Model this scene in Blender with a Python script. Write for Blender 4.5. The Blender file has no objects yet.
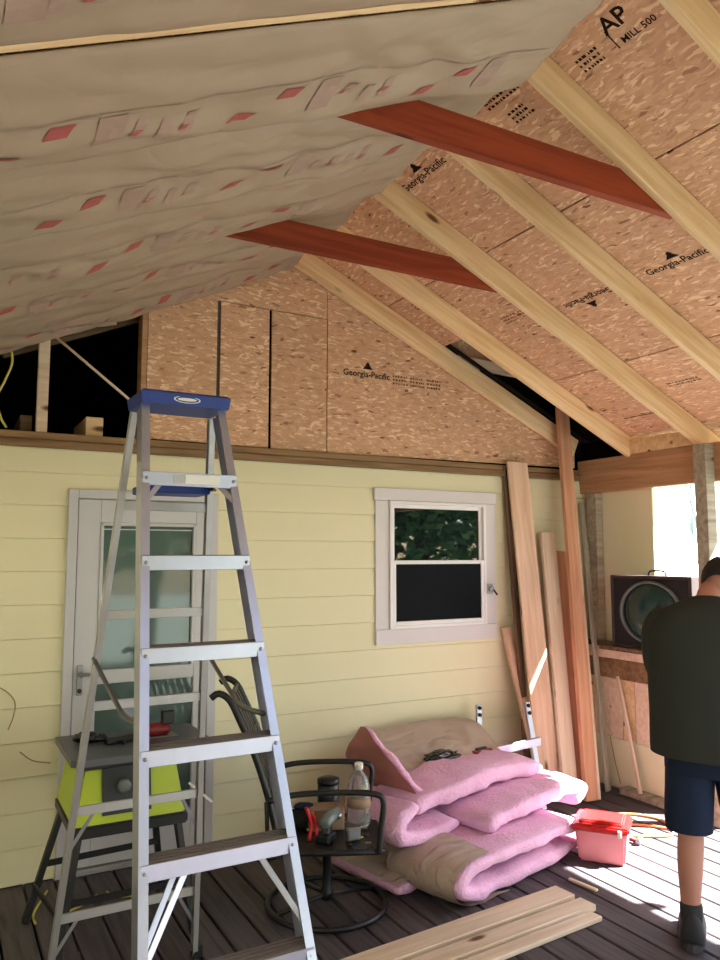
import bpy, bmesh, math, random
from mathutils import Vector, Matrix, noise
random.seed(7)
V = Vector; R = math.radians; PI = math.pi
sc = bpy.context.scene
col = sc.collection

# ------------------------------------------------------------------ camera, world, sun, exposure
YAW, PITCH, FPX = R(28.8), math.atan(75 / 765), 765.0
cam_d = bpy.data.cameras.new('camera'); cam = bpy.data.objects.new('camera', cam_d); col.objects.link(cam)
cam_d.sensor_fit = 'VERTICAL'; cam_d.sensor_height = 36; cam_d.sensor_width = 27
cam_d.lens = FPX / 960 * 36; cam_d.clip_start = .02; cam_d.clip_end = 300
cam.location = (0, -4.44, 1.68); cam.rotation_euler = (PI / 2 + PITCH, 0, -YAW)
sc.camera = cam

world = bpy.data.worlds.new('sky'); sc.world = world; world.use_nodes = True
wn = world.node_tree.nodes; wl = world.node_tree.links
bg = wn['Background']
sky = wn.new('ShaderNodeTexSky'); sky.sky_type = 'NISHITA'; sky.sun_disc = False
sky.sun_elevation = R(43); sky.sun_rotation = R(123); sky.air_density = 1.0; sky.dust_density = 1.2; sky.ozone_density = 1.0
wl.new(sky.outputs[0], bg.inputs[0]); bg.inputs[1].default_value = 0.42
sun_d = bpy.data.lights.new('sun', 'SUN'); sun = bpy.data.objects.new('sun', sun_d); col.objects.link(sun)
sun_d.energy = 52.0; sun_d.angle = R(.6); sun_d.color = (.99, .985, .96)
sun.rotation_euler = V((1, -.65, 1.31)).to_track_quat('Z', 'Y').to_euler()
sc.view_settings.view_transform = 'Standard'; sc.view_settings.look = 'None'
sc.view_settings.gamma = 1; sc.view_settings.use_curve_mapping = False
sc.view_settings.exposure = 0.6

# ------------------------------------------------------------------ materials
def new_mat(name):
    m = bpy.data.materials.new(name); m.use_nodes = True
    nt = m.node_tree; return m, nt.nodes, nt.links, nt.nodes['Principled BSDF']
def s2l(c):
    return tuple((x / 255 / 12.92 if x / 255 <= .04045 else ((x / 255 + .055) / 1.055) ** 2.4) for x in c) + (1,)
def plain(name, c, rough=.5, metal=0, bump=0, bscale=60, var=.08, vscale=6, spec=.5, trans=0, alpha=1, sheen=0):
    m, n, l, p = new_mat(name)
    p.inputs['Roughness'].default_value = rough; p.inputs['Metallic'].default_value = metal
    p.inputs['Specular IOR Level'].default_value = spec; p.inputs['Transmission Weight'].default_value = trans
    p.inputs['Alpha'].default_value = alpha
    tc = n.new('ShaderNodeTexCoord')
    no = n.new('ShaderNodeTexNoise'); no.inputs['Scale'].default_value = vscale; no.inputs['Detail'].default_value = 4
    l.new(tc.outputs['Object'], no.inputs['Vector'])
    mx = n.new('ShaderNodeMix'); mx.data_type = 'RGBA'
    a = s2l(c); mx.inputs[6].default_value = tuple(x * (1 - var) for x in a[:3]) + (1,)
    mx.inputs[7].default_value = tuple(min(1, x * (1 + var)) for x in a[:3]) + (1,)
    l.new(no.outputs[0], mx.inputs[0]); l.new(mx.outputs[2], p.inputs['Base Color'])
    if bump:
        nb = n.new('ShaderNodeTexNoise'); nb.inputs['Scale'].default_value = bscale; nb.inputs['Detail'].default_value = 5
        l.new(tc.outputs['Object'], nb.inputs['Vector'])
        b = n.new('ShaderNodeBump'); b.inputs['Strength'].default_value = bump; b.inputs['Distance'].default_value = .01
        l.new(nb.outputs[0], b.inputs['Height']); l.new(b.outputs[0], p.inputs['Normal'])
    return m
def ramp(n, stops):
    r = n.new('ShaderNodeValToRGB'); e = r.color_ramp.elements
    while len(e) < len(stops): e.new(.5)
    for i, (pos, c) in enumerate(stops): e[i].position = pos; e[i].color = c
    return r
def wood(name, light, dark, knot=(110, 70, 40), rough=.65, knots=True, grain=1.0, var=.12):
    """planks: local X is the length"""
    m, n, l, p = new_mat(name); p.inputs['Roughness'].default_value = rough; p.inputs['Specular IOR Level'].default_value = .3
    tc = n.new('ShaderNodeTexCoord'); oi = n.new('ShaderNodeObjectInfo')
    off = n.new('ShaderNodeVectorMath'); off.operation = 'SCALE'; off.inputs[0].default_value = (17, 9, 5); l.new(oi.outputs['Random'], off.inputs['Scale'])
    add = n.new('ShaderNodeVectorMath'); l.new(tc.outputs['Object'], add.inputs[0]); l.new(off.outputs[0], add.inputs[1])
    mp = n.new('ShaderNodeMapping'); mp.inputs['Scale'].default_value = (1.6 * grain, 26 * grain, 26 * grain); l.new(add.outputs[0], mp.inputs[0])
    no = n.new('ShaderNodeTexNoise'); no.inputs['Scale'].default_value = 1; no.inputs['Detail'].default_value = 5; no.inputs['Distortion'].default_value = .7
    l.new(mp.outputs[0], no.inputs['Vector'])
    r = ramp(n, [(.3, s2l(dark)), (.62, s2l(light))]); l.new(no.outputs[0], r.inputs[0])
    cur = r.outputs[0]
    if knots:
        mk = n.new('ShaderNodeMapping'); mk.inputs['Scale'].default_value = (2.4, 7, 7); l.new(add.outputs[0], mk.inputs[0])
        vo = n.new('ShaderNodeTexVoronoi'); vo.inputs['Scale'].default_value = 1; l.new(mk.outputs[0], vo.inputs['Vector'])
        rk = ramp(n, [(.07, (1, 1, 1, 1)), (.15, (0, 0, 0, 1))]); l.new(vo.outputs['Distance'], rk.inputs[0])
        mx = n.new('ShaderNodeMix'); mx.data_type = 'RGBA'; l.new(rk.outputs[0], mx.inputs[0]); l.new(cur, mx.inputs[6])
        mx.inputs[7].default_value = s2l(knot); cur = mx.outputs[2]
    hs = n.new('ShaderNodeHueSaturation'); ml = n.new('ShaderNodeMapRange'); ml.inputs['To Min'].default_value = 1 - var; ml.inputs['To Max'].default_value = 1 + var
    l.new(oi.outputs['Random'], ml.inputs[0]); l.new(ml.outputs[0], hs.inputs['Value']); l.new(cur, hs.inputs['Color'])
    l.new(hs.outputs[0], p.inputs['Base Color'])
    b = n.new('ShaderNodeBump'); b.inputs['Strength'].default_value = .25; b.inputs['Distance'].default_value = .003
    l.new(no.outputs[0], b.inputs['Height']); l.new(b.outputs[0], p.inputs['Normal'])
    return m
def osb(name, gain=1.0):
    m, n, l, p = new_mat(name); p.inputs['Roughness'].default_value = .75; p.inputs['Specular IOR Level'].default_value = .25
    tc = n.new('ShaderNodeTexCoord'); oi = n.new('ShaderNodeObjectInfo')
    off = n.new('ShaderNodeVectorMath'); off.operation = 'SCALE'; off.inputs[0].default_value = (31, 17, 11); l.new(oi.outputs['Random'], off.inputs['Scale'])
    add = n.new('ShaderNodeVectorMath'); l.new(tc.outputs['Object'], add.inputs[0]); l.new(off.outputs[0], add.inputs[1])
    wob = n.new('ShaderNodeTexNoise'); wob.inputs['Scale'].default_value = 9; l.new(add.outputs[0], wob.inputs['Vector'])
    ws = n.new('ShaderNodeVectorMath'); ws.operation = 'SCALE'; ws.inputs['Scale'].default_value = .05; l.new(wob.outputs[1], ws.inputs[0])
    ad2 = n.new('ShaderNodeVectorMath'); l.new(add.outputs[0], ad2.inputs[0]); l.new(ws.outputs[0], ad2.inputs[1])
    outs = []
    for rot, scl in ((32, (24, 84, 8)), (-42, (22, 76, 8)), (85, (28, 80, 8))):
        mp = n.new('ShaderNodeMapping'); mp.inputs['Rotation'].default_value = (0, 0, R(rot)); mp.inputs['Scale'].default_value = scl
        mp.vector_type = 'TEXTURE' if False else 'POINT'
        l.new(ad2.outputs[0], mp.inputs[0])
        vo = n.new('ShaderNodeTexVoronoi'); vo.inputs['Scale'].default_value = 1; vo.inputs['Randomness'].default_value = 1; l.new(mp.outputs[0], vo.inputs['Vector'])
        sp = n.new('ShaderNodeSeparateColor'); l.new(vo.outputs['Color'], sp.inputs[0]); outs.append(sp)
    g = gain
    C = lambda r, gg, b: tuple(x * g for x in s2l((r, gg, b))[:3]) + (1,)
    r1 = ramp(n, [(0, C(176, 130, 98)), (.06, C(202, 157, 124)), (.5, C(212, 168, 134)), (.78, C(218, 176, 140)), (.92, C(240, 208, 170))])
    r2 = ramp(n, [(0, C(150, 106, 76)), (.06, C(198, 153, 120)), (.7, C(211, 166, 132)), (.9, C(238, 204, 166))])
    r3 = ramp(n, [(0, C(112, 76, 50)), (.045, C(206, 158, 124)), (1, C(218, 174, 138))])
    for rr, sp in zip((r1, r2, r3), outs): l.new(sp.outputs[0], rr.inputs[0])
    m1 = n.new('ShaderNodeMix'); m1.data_type = 'RGBA'; l.new(r1.outputs[0], m1.inputs[6]); l.new(r2.outputs[0], m1.inputs[7])
    th = n.new('ShaderNodeMath'); th.operation = 'GREATER_THAN'; th.inputs[1].default_value = .5; l.new(outs[1].outputs[1], th.inputs[0]); l.new(th.outputs[0], m1.inputs[0])
    m2 = n.new('ShaderNodeMix'); m2.data_type = 'RGBA'; l.new(m1.outputs[2], m2.inputs[6]); l.new(r3.outputs[0], m2.inputs[7])
    t2 = n.new('ShaderNodeMath'); t2.operation = 'GREATER_THAN'; t2.inputs[1].default_value = .66; l.new(outs[2].outputs[1], t2.inputs[0]); l.new(t2.outputs[0], m2.inputs[0])
    hs = n.new('ShaderNodeHueSaturation'); ml = n.new('ShaderNodeMapRange'); ml.inputs['To Min'].default_value = .93; ml.inputs['To Max'].default_value = 1.07
    l.new(oi.outputs['Random'], ml.inputs[0]); l.new(ml.outputs[0], hs.inputs['Value']); l.new(m2.outputs[2], hs.inputs['Color'])
    l.new(hs.outputs[0], p.inputs['Base Color'])
    b = n.new('ShaderNodeBump'); b.inputs['Strength'].default_value = .4; b.inputs['Distance'].default_value = .002
    l.new(outs[0].outputs[2], b.inputs['Height']); l.new(b.outputs[0], p.inputs['Normal'])
    return m

MT = {}
MT['osb'] = osb('osb')
MT['pine'] = wood('pine', (236, 206, 162), (213, 174, 124))
MT['pine_pale'] = wood('pine_pale', (230, 208, 182), (212, 184, 152), var=.06)
MT['pine_pink'] = wood('pine_pink', (230, 196, 168), (208, 170, 140), var=.06)
MT['pine_rose'] = wood('pine_rose', (212, 160, 126), (188, 132, 98), var=.05)
MT['pine_grey'] = wood('pine_grey', (176, 166, 146), (138, 126, 106), var=.05)
MT['beam'] = wood('beam', (194, 150, 112), (162, 120, 86), var=.03)
MT['plate'] = wood('plate', (150, 118, 82), (112, 84, 56), var=.1)
MT['redwood'] = wood('red_stained_wood', (148, 62, 32), (120, 46, 22), knot=(70, 26, 12), var=.04)
MT['deck'] = wood('deck_boards', (92, 84, 86), (62, 56, 60), knots=False, grain=1.3, rough=.6, var=.16)
MT['old_wood'] = wood('old_wood', (120, 96, 72), (80, 62, 44))
MT['siding'] = plain('yellow_siding', (229, 223, 186), .5, bump=.05, bscale=20, var=.03, vscale=3)
MT['siding_w'] = plain('white_siding', (232, 232, 228), .6, var=.02)
MT['trim'] = plain('white_trim', (216, 212, 212), .45, var=.03)
MT['sash'] = plain('white_vinyl', (235, 234, 234), .3, var=.01)
MT['doorpaint'] = plain('grey_white_door_paint', (196, 196, 200), .4, var=.02)
MT['black'] = plain('black_paint', (20, 20, 22), .45, var=.1)
MT['blackplastic'] = plain('black_plastic', (26, 27, 30), .4, var=.1)
MT['void'] = plain('dark_void', (14, 12, 11), .95, spec=.05)  # near-black colour standing in for unlit voids and gaps
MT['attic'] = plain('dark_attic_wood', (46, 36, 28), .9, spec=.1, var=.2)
MT['wood_dark'] = plain('weathered_dark_wood', (84, 76, 70), .8, var=.15)
MT['alu'] = plain('aluminium', (182, 186, 204), .36, metal=.88, var=.08, vscale=14, bump=.03, bscale=90)
MT['alu_dull'] = plain('dull_aluminium', (176, 176, 176), .5, metal=.6, var=.1, vscale=10)
MT['tread'] = plain('grooved_tread', (120, 112, 110), .6, metal=.4, var=.12, vscale=30)
MT['steel'] = plain('steel', (150, 152, 156), .35, metal=.9)
MT['blue'] = plain('blue_plastic', (22, 54, 138), .4, var=.06)
MT['white'] = plain('white_print', (225, 225, 220), .5, var=.02)
MT['lime'] = plain('lime_plastic', (172, 192, 34), .4, var=.05)
MT['greytop'] = plain('grey_saw_table', (98, 100, 104), .4, metal=.5, var=.1)
MT['ink'] = plain('black_ink', (38, 26, 20), .9, spec=.1, var=.3, vscale=160)
MT['ink_faint'] = plain('faded_ink', (104, 72, 50), .9, spec=.1, var=.3, vscale=160)
MT['kraft'] = plain('kraft_paper', (164, 143, 120), .6, bump=.9, bscale=5, var=.10, vscale=5)
MT['kraft_tan'] = plain('tan_kraft_paper', (182, 162, 148), .6, bump=.7, bscale=8, var=.1, vscale=6)
MT['kraft_red'] = plain('pink_brown_kraft_paper', (178, 118, 108), .7, bump=.2, bscale=20, var=.12, vscale=7)
MT['pinkwool'] = plain('pink_fibreglass', (230, 180, 210), .95, bump=.9, bscale=55, var=.13, vscale=16, spec=.1)
MT['redprint'] = plain('red_print', (160, 80, 74), .8, var=.25, vscale=30)
MT['pinkprint'] = plain('faded_pink_print', (163, 136, 120), .8, var=.15, vscale=30)
MT['red'] = plain('red_plastic', (196, 34, 34), .35, var=.06)
MT['redtool'] = plain('dark_red_plastic', (126, 30, 32), .4, var=.1)
MT['orange'] = plain('orange_cord', (226, 132, 80), .5, var=.05)
MT['yellowcord'] = plain('yellow_cord', (206, 196, 96), .5, var=.05)
MT['browncord'] = plain('brown_wire', (150, 132, 104), .6, var=.05)
MT['cabinet'] = plain('dark_brown_cabinet', (54, 40, 38), .6, bump=.2, bscale=90, var=.2, vscale=20)
MT['grille'] = plain('black_grille_cloth', (26, 25, 26), .8, var=.3, vscale=90)
MT['cone'] = plain('dark_green_glossy_dome', (30, 58, 54), .18, var=.1)
MT['rim'] = plain('grey_rubber_rim', (100, 108, 104), .35, var=.06)
MT['skin'] = plain('skin', (184, 126, 106), .55, var=.06, vscale=12)
MT['shirt'] = plain('dark_olive_cotton', (56, 58, 54), .9, bump=.3, bscale=14, var=.14, vscale=5, spec=.1)
MT['shorts'] = plain('navy_cotton', (38, 46, 66), .9, bump=.25, bscale=16, var=.12, vscale=5, spec=.1)
MT['shoe'] = plain('charcoal_shoe', (36, 34, 38), .7, var=.2, vscale=30)
MT['sole'] = plain('shoe_sole', (64, 60, 62), .7)
MT['hair'] = plain('dark_hair', (34, 26, 26), .8, bump=.6, bscale=120, var=.3, vscale=60)
MT['bark'] = plain('bark', (70, 56, 44), .9, bump=.6, bscale=20, var=.2)
MT['leaf'] = plain('leaves', (84, 122, 74), .6, var=.35, vscale=2.0)
MT['lawn'] = plain('lawn', (92, 100, 90), .95, bump=.5, bscale=40, var=.25, vscale=1.2)
MT['cap_w'] = plain('bottle_cap_white', (226, 220, 210), .5)
MT['tanbox'] = plain('tan_cardboard', (150, 124, 100), .8, var=.1)
MT['bag'] = plain('black_plastic_bag', (18, 18, 22), .22, bump=.6, bscale=26, var=.2, spec=.7)
MT['pinkbin'] = plain('pink_translucent_plastic', (226, 134, 142), .35, var=.05)
def crease(m, rot, scl, strength, dist):
    n = m.node_tree.nodes; l = m.node_tree.links
    nb = [q for q in n if q.type == 'TEX_NOISE'][1]; tc = [q for q in n if q.type == 'TEX_COORD'][0]; bp_ = [q for q in n if q.type == 'BUMP'][0]
    mp = n.new('ShaderNodeMapping'); mp.inputs['Rotation'].default_value = rot; mp.inputs['Scale'].default_value = scl
    l.new(tc.outputs['Object'], mp.inputs[0]); l.new(mp.outputs[0], nb.inputs['Vector']); nb.inputs['Scale'].default_value = 1; nb.inputs['Distortion'].default_value = .5
    nb.inputs['Detail'].default_value = 1.5
    sb = n.new('ShaderNodeMath'); sb.operation = 'SUBTRACT'; sb.inputs[1].default_value = .5; ab = n.new('ShaderNodeMath'); ab.operation = 'ABSOLUTE'
    l.new(nb.outputs[0], sb.inputs[0]); l.new(sb.outputs[0], ab.inputs[0]); l.new(ab.outputs[0], bp_.inputs['Height'])
    bp_.inputs['Strength'].default_value = strength; bp_.inputs['Distance'].default_value = dist
crease(MT['kraft'], (0, 0, R(38)), (3.0, 6, 5), .30, .05)
crease(MT['kraft_tan'], (.3, 0, R(-30)), (5, 13, 8), .8, .04)
def glass_dark(name, c, rough=.02, coat=1):
    m = plain(name, c, rough, spec=.9, var=.15, vscale=3); m.node_tree.nodes['Principled BSDF'].inputs['IOR'].default_value = 1.8; return m
MT['pane'] = glass_dark('window_glass', (14, 18, 22)); MT['pane'].node_tree.nodes['Principled BSDF'].inputs['IOR'].default_value = 1.6
MT['pane_screen'] = plain('screened_window_glass', (15, 17, 22), .4, spec=.06, var=.15)
MT['pane_door'] = glass_dark('storm_door_glass', (84, 102, 98), .05); MT['pane_door'].node_tree.nodes['Principled BSDF'].inputs['IOR'].default_value = 1.45
MT['bottle'] = plain('clear_bottle', (222, 226, 224), .12, trans=.85, var=.02)
MT['sky_blue'] = plain('pale_sky_blue', (168, 204, 216), .5)

# ------------------------------------------------------------------ mesh helpers
W = {}                       # world matrix of everything made
T = [Matrix.Identity(4)]     # current local frame
def push(m): T.append(T[-1] @ m)
def reg(o, mat, parent=None):
    mat = T[-1] @ mat
    o.parent = parent
    if parent is not None: o.matrix_parent_inverse = W[parent].inverted()
    o.matrix_basis = mat; W[o] = mat
    return o
def tag(o, label=None, cat=None, group=None, kind=None):
    if label: o['label'] = label
    if cat: o['category'] = cat
    if group: o['group'] = group
    if kind: o['kind'] = kind
    return o
def empty(name, loc=(0, 0, 0), rz=0, label=None, cat=None, group=None, kind=None, parent=None):
    o = bpy.data.objects.new(name, None); o.empty_display_size = .05; col.objects.link(o)
    m = Matrix.Translation(loc) @ Matrix.Rotation(rz, 4, 'Z')
    reg(o, m, parent); return tag(o, label, cat, group, kind)
def ob(name, me, mat, matrix=None, parent=None, **k):
    o = bpy.data.objects.new(name, me); col.objects.link(o)
    if mat is not None and not me.materials: me.materials.append(MT[mat])
    reg(o, matrix or Matrix.Identity(4), parent); return tag(o, **k) if k else o
def mesh(verts, faces, smooth=False, fix=True):
    me = bpy.data.meshes.new('m'); me.from_pydata([tuple(v) for v in verts], [], faces)
    if fix:
        bm = bmesh.new(); bm.from_mesh(me); bmesh.ops.recalc_face_normals(bm, faces=bm.faces); bm.to_mesh(me); bm.free()
    if smooth:
        me.polygons.foreach_set('use_smooth', [True] * len(me.polygons))
    me.update(); return me
_bc = {}
def boxmesh(sx, sy, sz, b=.003, mat=None):
    key = (round(sx, 4), round(sy, 4), round(sz, 4), b, mat)
    if key in _bc: return _bc[key]
    bm = bmesh.new(); bmesh.ops.create_cube(bm, size=1)
    for v in bm.verts: v.co = V((v.co.x * sx, v.co.y * sy, v.co.z * sz))
    if b and b < .4 * min(sx, sy, sz): bmesh.ops.bevel(bm, geom=bm.edges[:], offset=b, segments=1, affect='EDGES')
    me = bpy.data.meshes.new('box'); bm.to_mesh(me); bm.free(); _bc[key] = me
    return me
def box(name, lo, hi, mat, parent=None, b=.003, **k):
    lo, hi = V(lo), V(hi); d = hi - lo
    return ob(name, boxmesh(d.x, d.y, d.z, b, mat), mat, Matrix.Translation((lo + hi) / 2), parent, **k)
def frame(x, z):
    """matrix with X along x, Z near z"""
    x = V(x).normalized(); z = V(z); y = z.cross(x).normalized(); z = x.cross(y)
    return Matrix((x, y, z)).transposed().to_4x4()
def board(name, p0, p1, width, thick, zdir, mat, parent=None, b=.003, **k):
    """board from p0 to p1 (centre line); thickness along zdir, width across"""
    p0, p1 = V(p0), V(p1); m = frame(p1 - p0, zdir); m.translation = (p0 + p1) / 2
    return ob(name, boxmesh((p1 - p0).length, width, thick, b, mat), mat, m, parent, **k)
def tubemesh(pts, r, seg=8, caps=True, closed=False):
    pts = [V(p) for p in pts]; n = len(pts); rs = r if isinstance(r, (list, tuple)) else [r] * n
    vs, fs = [], []; up = None
    for i, p in enumerate(pts):
        if closed: t = pts[(i + 1) % n] - pts[i - 1]
        else: t = pts[min(i + 1, n - 1)] - pts[max(i - 1, 0)]
        t.normalize()
        if up is None: up = V((0, 0, 1)) if abs(t.z) < .9 else V((1, 0, 0))
        s = t.cross(up)
        if s.length < 1e-4: s = t.cross(V((1, 0, 0)))
        s.normalize(); u = s.cross(t); up = u
        for j in range(seg):
            a = 2 * PI * j / seg; vs.append(p + (s * math.cos(a) + u * math.sin(a)) * rs[i])
    m = n if closed else n - 1
    for i in range(m):
        for j in range(seg):
            a, b_ = i * seg + j, i * seg + (j + 1) % seg; c, d = ((i + 1) % n) * seg + (j + 1) % seg, ((i + 1) % n) * seg + j
            fs.append((a, b_, c, d))
    if caps and not closed:
        fs.append(tuple(range(seg))[::-1]); fs.append(tuple(range((n - 1) * seg, n * seg)))
    return mesh(vs, fs, True)
def tube(name, pts, r, mat, parent=None, seg=8, closed=False, **k):
    return ob(name, tubemesh(pts, r, seg, closed=closed), mat, None, parent, **k)
def smooth_path(pts, n=8):
    pts = [V(p) for p in pts]; out = []
    P = [2 * pts[0] - pts[1]] + pts + [2 * pts[-1] - pts[-2]]
    for i in range(1, len(P) - 2):
        for j in range(n):
            t = j / n; a, b_, c, d = P[i - 1], P[i], P[i + 1], P[i + 2]
            out.append(.5 * ((2 * b_) + (c - a) * t + (2 * a - 5 * b_ + 4 * c - d) * t * t + (3 * b_ - a - 3 * c + d) * t ** 3))
    out.append(pts[-1]); return out
def lathe(prof, seg=20):
    vs, fs = [], []
    for r, z in prof:
        for j in range(seg): a = 2 * PI * j / seg; vs.append((r * math.cos(a), r * math.sin(a), z))
    for i in range(len(prof) - 1):
        for j in range(seg): fs.append((i * seg + j, i * seg + (j + 1) % seg, (i + 1) * seg + (j + 1) % seg, (i + 1) * seg + j))
    fs.append(tuple(range(seg))[::-1]); fs.append(tuple(range((len(prof) - 1) * seg, len(prof) * seg)))
    return mesh(vs, fs, True)
def prism(name, poly, y0, y1, mat, parent=None, **k):
    """polygon in (x, z), extruded in y"""
    n = len(poly); vs = [(x, y0, z) for x, z in poly] + [(x, y1, z) for x, z in poly]
    fs = [tuple(range(n)), tuple(range(n, 2 * n))[::-1]] + [(i, (i + 1) % n, n + (i + 1) % n, n + i) for i in range(n)]
    c = V((sum(p[0] for p in poly) / n, (y0 + y1) / 2, sum(p[1] for p in poly) / n))
    me = mesh([V(v) - c for v in vs], fs)
    # the polygon lies in the local xy plane so that the flakes run across the face
    rot = Matrix.Rotation(PI / 2, 4, 'X'); me.transform(rot.inverted())
    return ob(name, me, mat, Matrix.Translation(c) @ rot, parent, **k)
def textmesh(s, width):
    cu = bpy.data.curves.new('t', 'FONT'); cu.body = s; cu.size = 1; cu.resolution_u = 2; cu.offset = .018
    o = bpy.data.objects.new('t', cu); col.objects.link(o); bpy.context.view_layer.update()
    me = bpy.data.meshes.new_from_object(o.evaluated_get(bpy.context.evaluated_depsgraph_get()))
    bpy.data.objects.remove(o); me.materials.clear()
    xs = [v.co.x for v in me.vertices]; s = width / (max(xs) - min(xs)); x0 = min(xs)
    for v in me.vertices: v.co = V(((v.co.x - x0) * s, v.co.y * s, 0))
    return me

# ------------------------------------------------------------------ roof geometry
XR, ZR, K = 1.88, 3.562, .462           # ridge line of the rafter undersides, slope
DV = .154                              # vertical depth of a rafter
CO = 1 / math.sqrt(1 + K * K); SI = K * CO
def zr(x): return ZR - K * abs(x - XR)
RY = [-.05, -.51, -1.12, -1.71, -2.285, -2.86, -3.42, -3.98, -4.54, -5.10]
LYS = [-.05, -.57, -1.10, -1.70, -2.235, -2.775, -3.35, -3.92, -4.5, -5.10]   # left slope rafters
YF = -5.25                             # front end of the porch roof
XB, XE = 4.40, 4.85                    # beam, eave

# ------------------------------------------------------------------ ground, deck
ground = box('ground', (-30, -40, -.9), (40, 30, -.6), 'lawn', kind='structure', b=0, label='pale dry lawn around the porch')
floor = empty('floor', (1.6, -2.5, 0), kind='structure', label='dark weathered porch deck of long boards')
bw, gap = .134, .012; x = -1.28; i = 0
while x < 4.36:
    dm = boxmesh(5.2, bw, .032, .004, 'deck')
    ob('deck_board', dm, 'deck', Matrix.Translation((x + bw / 2, -2.6, -.0165 + random.uniform(-.0012, .0012))) @ Matrix.Rotation(PI / 2, 4, 'Z'), floor)
    x += bw + gap
for jy in (-.3, -1.4, -2.5, -3.6, -4.7):
    box('deck_joist', (-1.25, jy - .02, -.25), (4.4, jy + .02, -.034), 'wood_dark', floor, 0)
box('deck_skirt', (4.44, -5.2, -.6), (4.47, 0, -.004), 'wood_dark', floor)

# ------------------------------------------------------------------ yellow clapboard wall
PZ = 2.255                             # top of the siding
wall = empty('wall_back', (1.7, 0, 0), kind='structure', label='yellow clapboard house wall')
box('wall_sheathing', (-1.3, .003, -.6), (4.75, .1, 2.34), 'siding', wall, 0)
DX0, DX1, DZ1 = .612, 1.455, 2.04      # door frame outside
WX0, WX1, WZ0, WZ1 = 2.54, 3.55, 1.09, 2.13
def clap(segs, z0, z1):
    """one clapboard: wedge thicker at its lower edge, notched where an opening cuts it"""
    vs, fs = [], []
    yb, yt = -.026, -.004
    cx = (segs[0][0] + segs[-1][1]) / 2
    def prof(lo, hi):
        f = lambda z: yb + (-.015 - yb) * (z - z0) / (z1 - z0)
        p = [(.001, lo), (f(lo), lo)]
        zc = z1 - .009
        if hi > zc + .002 and lo < zc: p += [(f(zc), zc), (-.0115, zc + .003), (-.0115, hi), (.001, hi)]
        else: p += [(f(hi), hi)] * 3 + [(.001, hi)]
        return p
    for (a, b_, lo, hi) in segs:
        o = len(vs); p = prof(lo, hi)
        for xx in (a, b_): vs += [(xx - cx, y_, z_ - z0) for y_, z_ in p]
        fs += [tuple(range(o, o + 6)), tuple(range(o + 6, o + 12))[::-1]] + [(o + q, o + 6 + q, o + 6 + (q + 1) % 6, o + (q + 1) % 6) for q in range(6)]
    ob('clapboard', mesh(vs, fs), 'siding', Matrix.Translation((cx, 0, z0)), wall)
E_ = .1765; z = .0075
while z < PZ - .02:
    z1 = min(z + E_, PZ)
    xs = sorted({-1.3, DX0, DX1, WX0, WX1, 4.72})
    cur = []
    for a, b_ in zip(xs[:-1], xs[1:]):
        lo, hi = z, z1 + .004; m = (a + b_) / 2
        if DX0 < m < DX1: lo = max(lo, DZ1)
        if WX0 < m < WX1:
            if z >= WZ0 and z1 <= WZ1: lo = hi
            elif z < WZ0 < z1: hi = WZ0
            elif z < WZ1 < z1: lo = WZ1
        if hi - lo < .01:
            if cur: clap(cur, z, z1 + .004); cur = []
            continue
        cur.append((a, b_, lo, hi))
    if cur: clap(cur, z, z1 + .004)
    z += E_

box('shade_wall_left', (-1.42, -5.2, -.6), (-1.3, .1, 2.25), 'siding', kind='structure', b=0, label='unseen wall added to shade the left side of the porch')  # unseen wall, added to keep light off the left side
prism('shade_wall_front', [(-1.42, -.6), (1.5, -.6), (1.5, zr(1.5) + .1), (-1.42, zr(-1.42) + .1)], -5.32, -5.26, 'siding', kind='structure', label='unseen wall added behind the viewer to dim the left side of the porch')  # unseen, added behind the camera to cut ambient light at left
# ------------------------------------------------------------------ gable wall above
gable = empty('wall_gable', (1.9, 0, 2.3), kind='structure', label='gable wall of strand board panels above the yellow siding')
def gtop(x): return zr(x) + .10
box('bottom_plate', (-1.3, -.055, 2.257), (4.38, .05, 2.297), 'plate', gable)
box('bottom_plate', (-1.3, -.04, 2.300), (4.38, .05, 2.340), 'plate', gable)
prism('osb_panel', [(1.02, 2.35), (1.437, 2.35), (1.437, min(3.23, gtop(1.437))), (1.10, gtop(1.10)), (1.02, gtop(1.02))], -.013, .0, 'osb', gable)
prism('osb_panel', [(1.460, 2.347), (1.778, 2.347), (1.778, 3.23), (1.460, 3.235)], -.014, .0, 'osb', gable)
prism('osb_panel', [(1.797, 2.345), (2.184, 2.345), (2.184, 3.228), (1.797, 3.23)], -.013, .0, 'osb', gable)
prism('osb_panel', [(2.190, 2.343), (4.36, 2.36), (4.36, gtop(4.36)), (2.190, gtop(2.19))], -.015, .0, 'osb', gable)
prism('osb_panel', [(1.18, 3.239), (2.185, 3.233), (2.185, gtop(2.185)), (1.88, gtop(1.88)), (1.2, gtop(1.2))], -.016, .0, 'osb', gable)
box('stud', (1.436, -.004, 2.345), (1.475, .09, 3.3), 'wood_dark', gable)
box('stud', (1.76, .004, 2.345), (1.81, .09, 3.4), 'void', gable)  # near-black strip drawn for the dark gap between two panels
box('stud', (.985, -.012, 2.345), (1.018, .09, 3.2), 'beam', gable)
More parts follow.
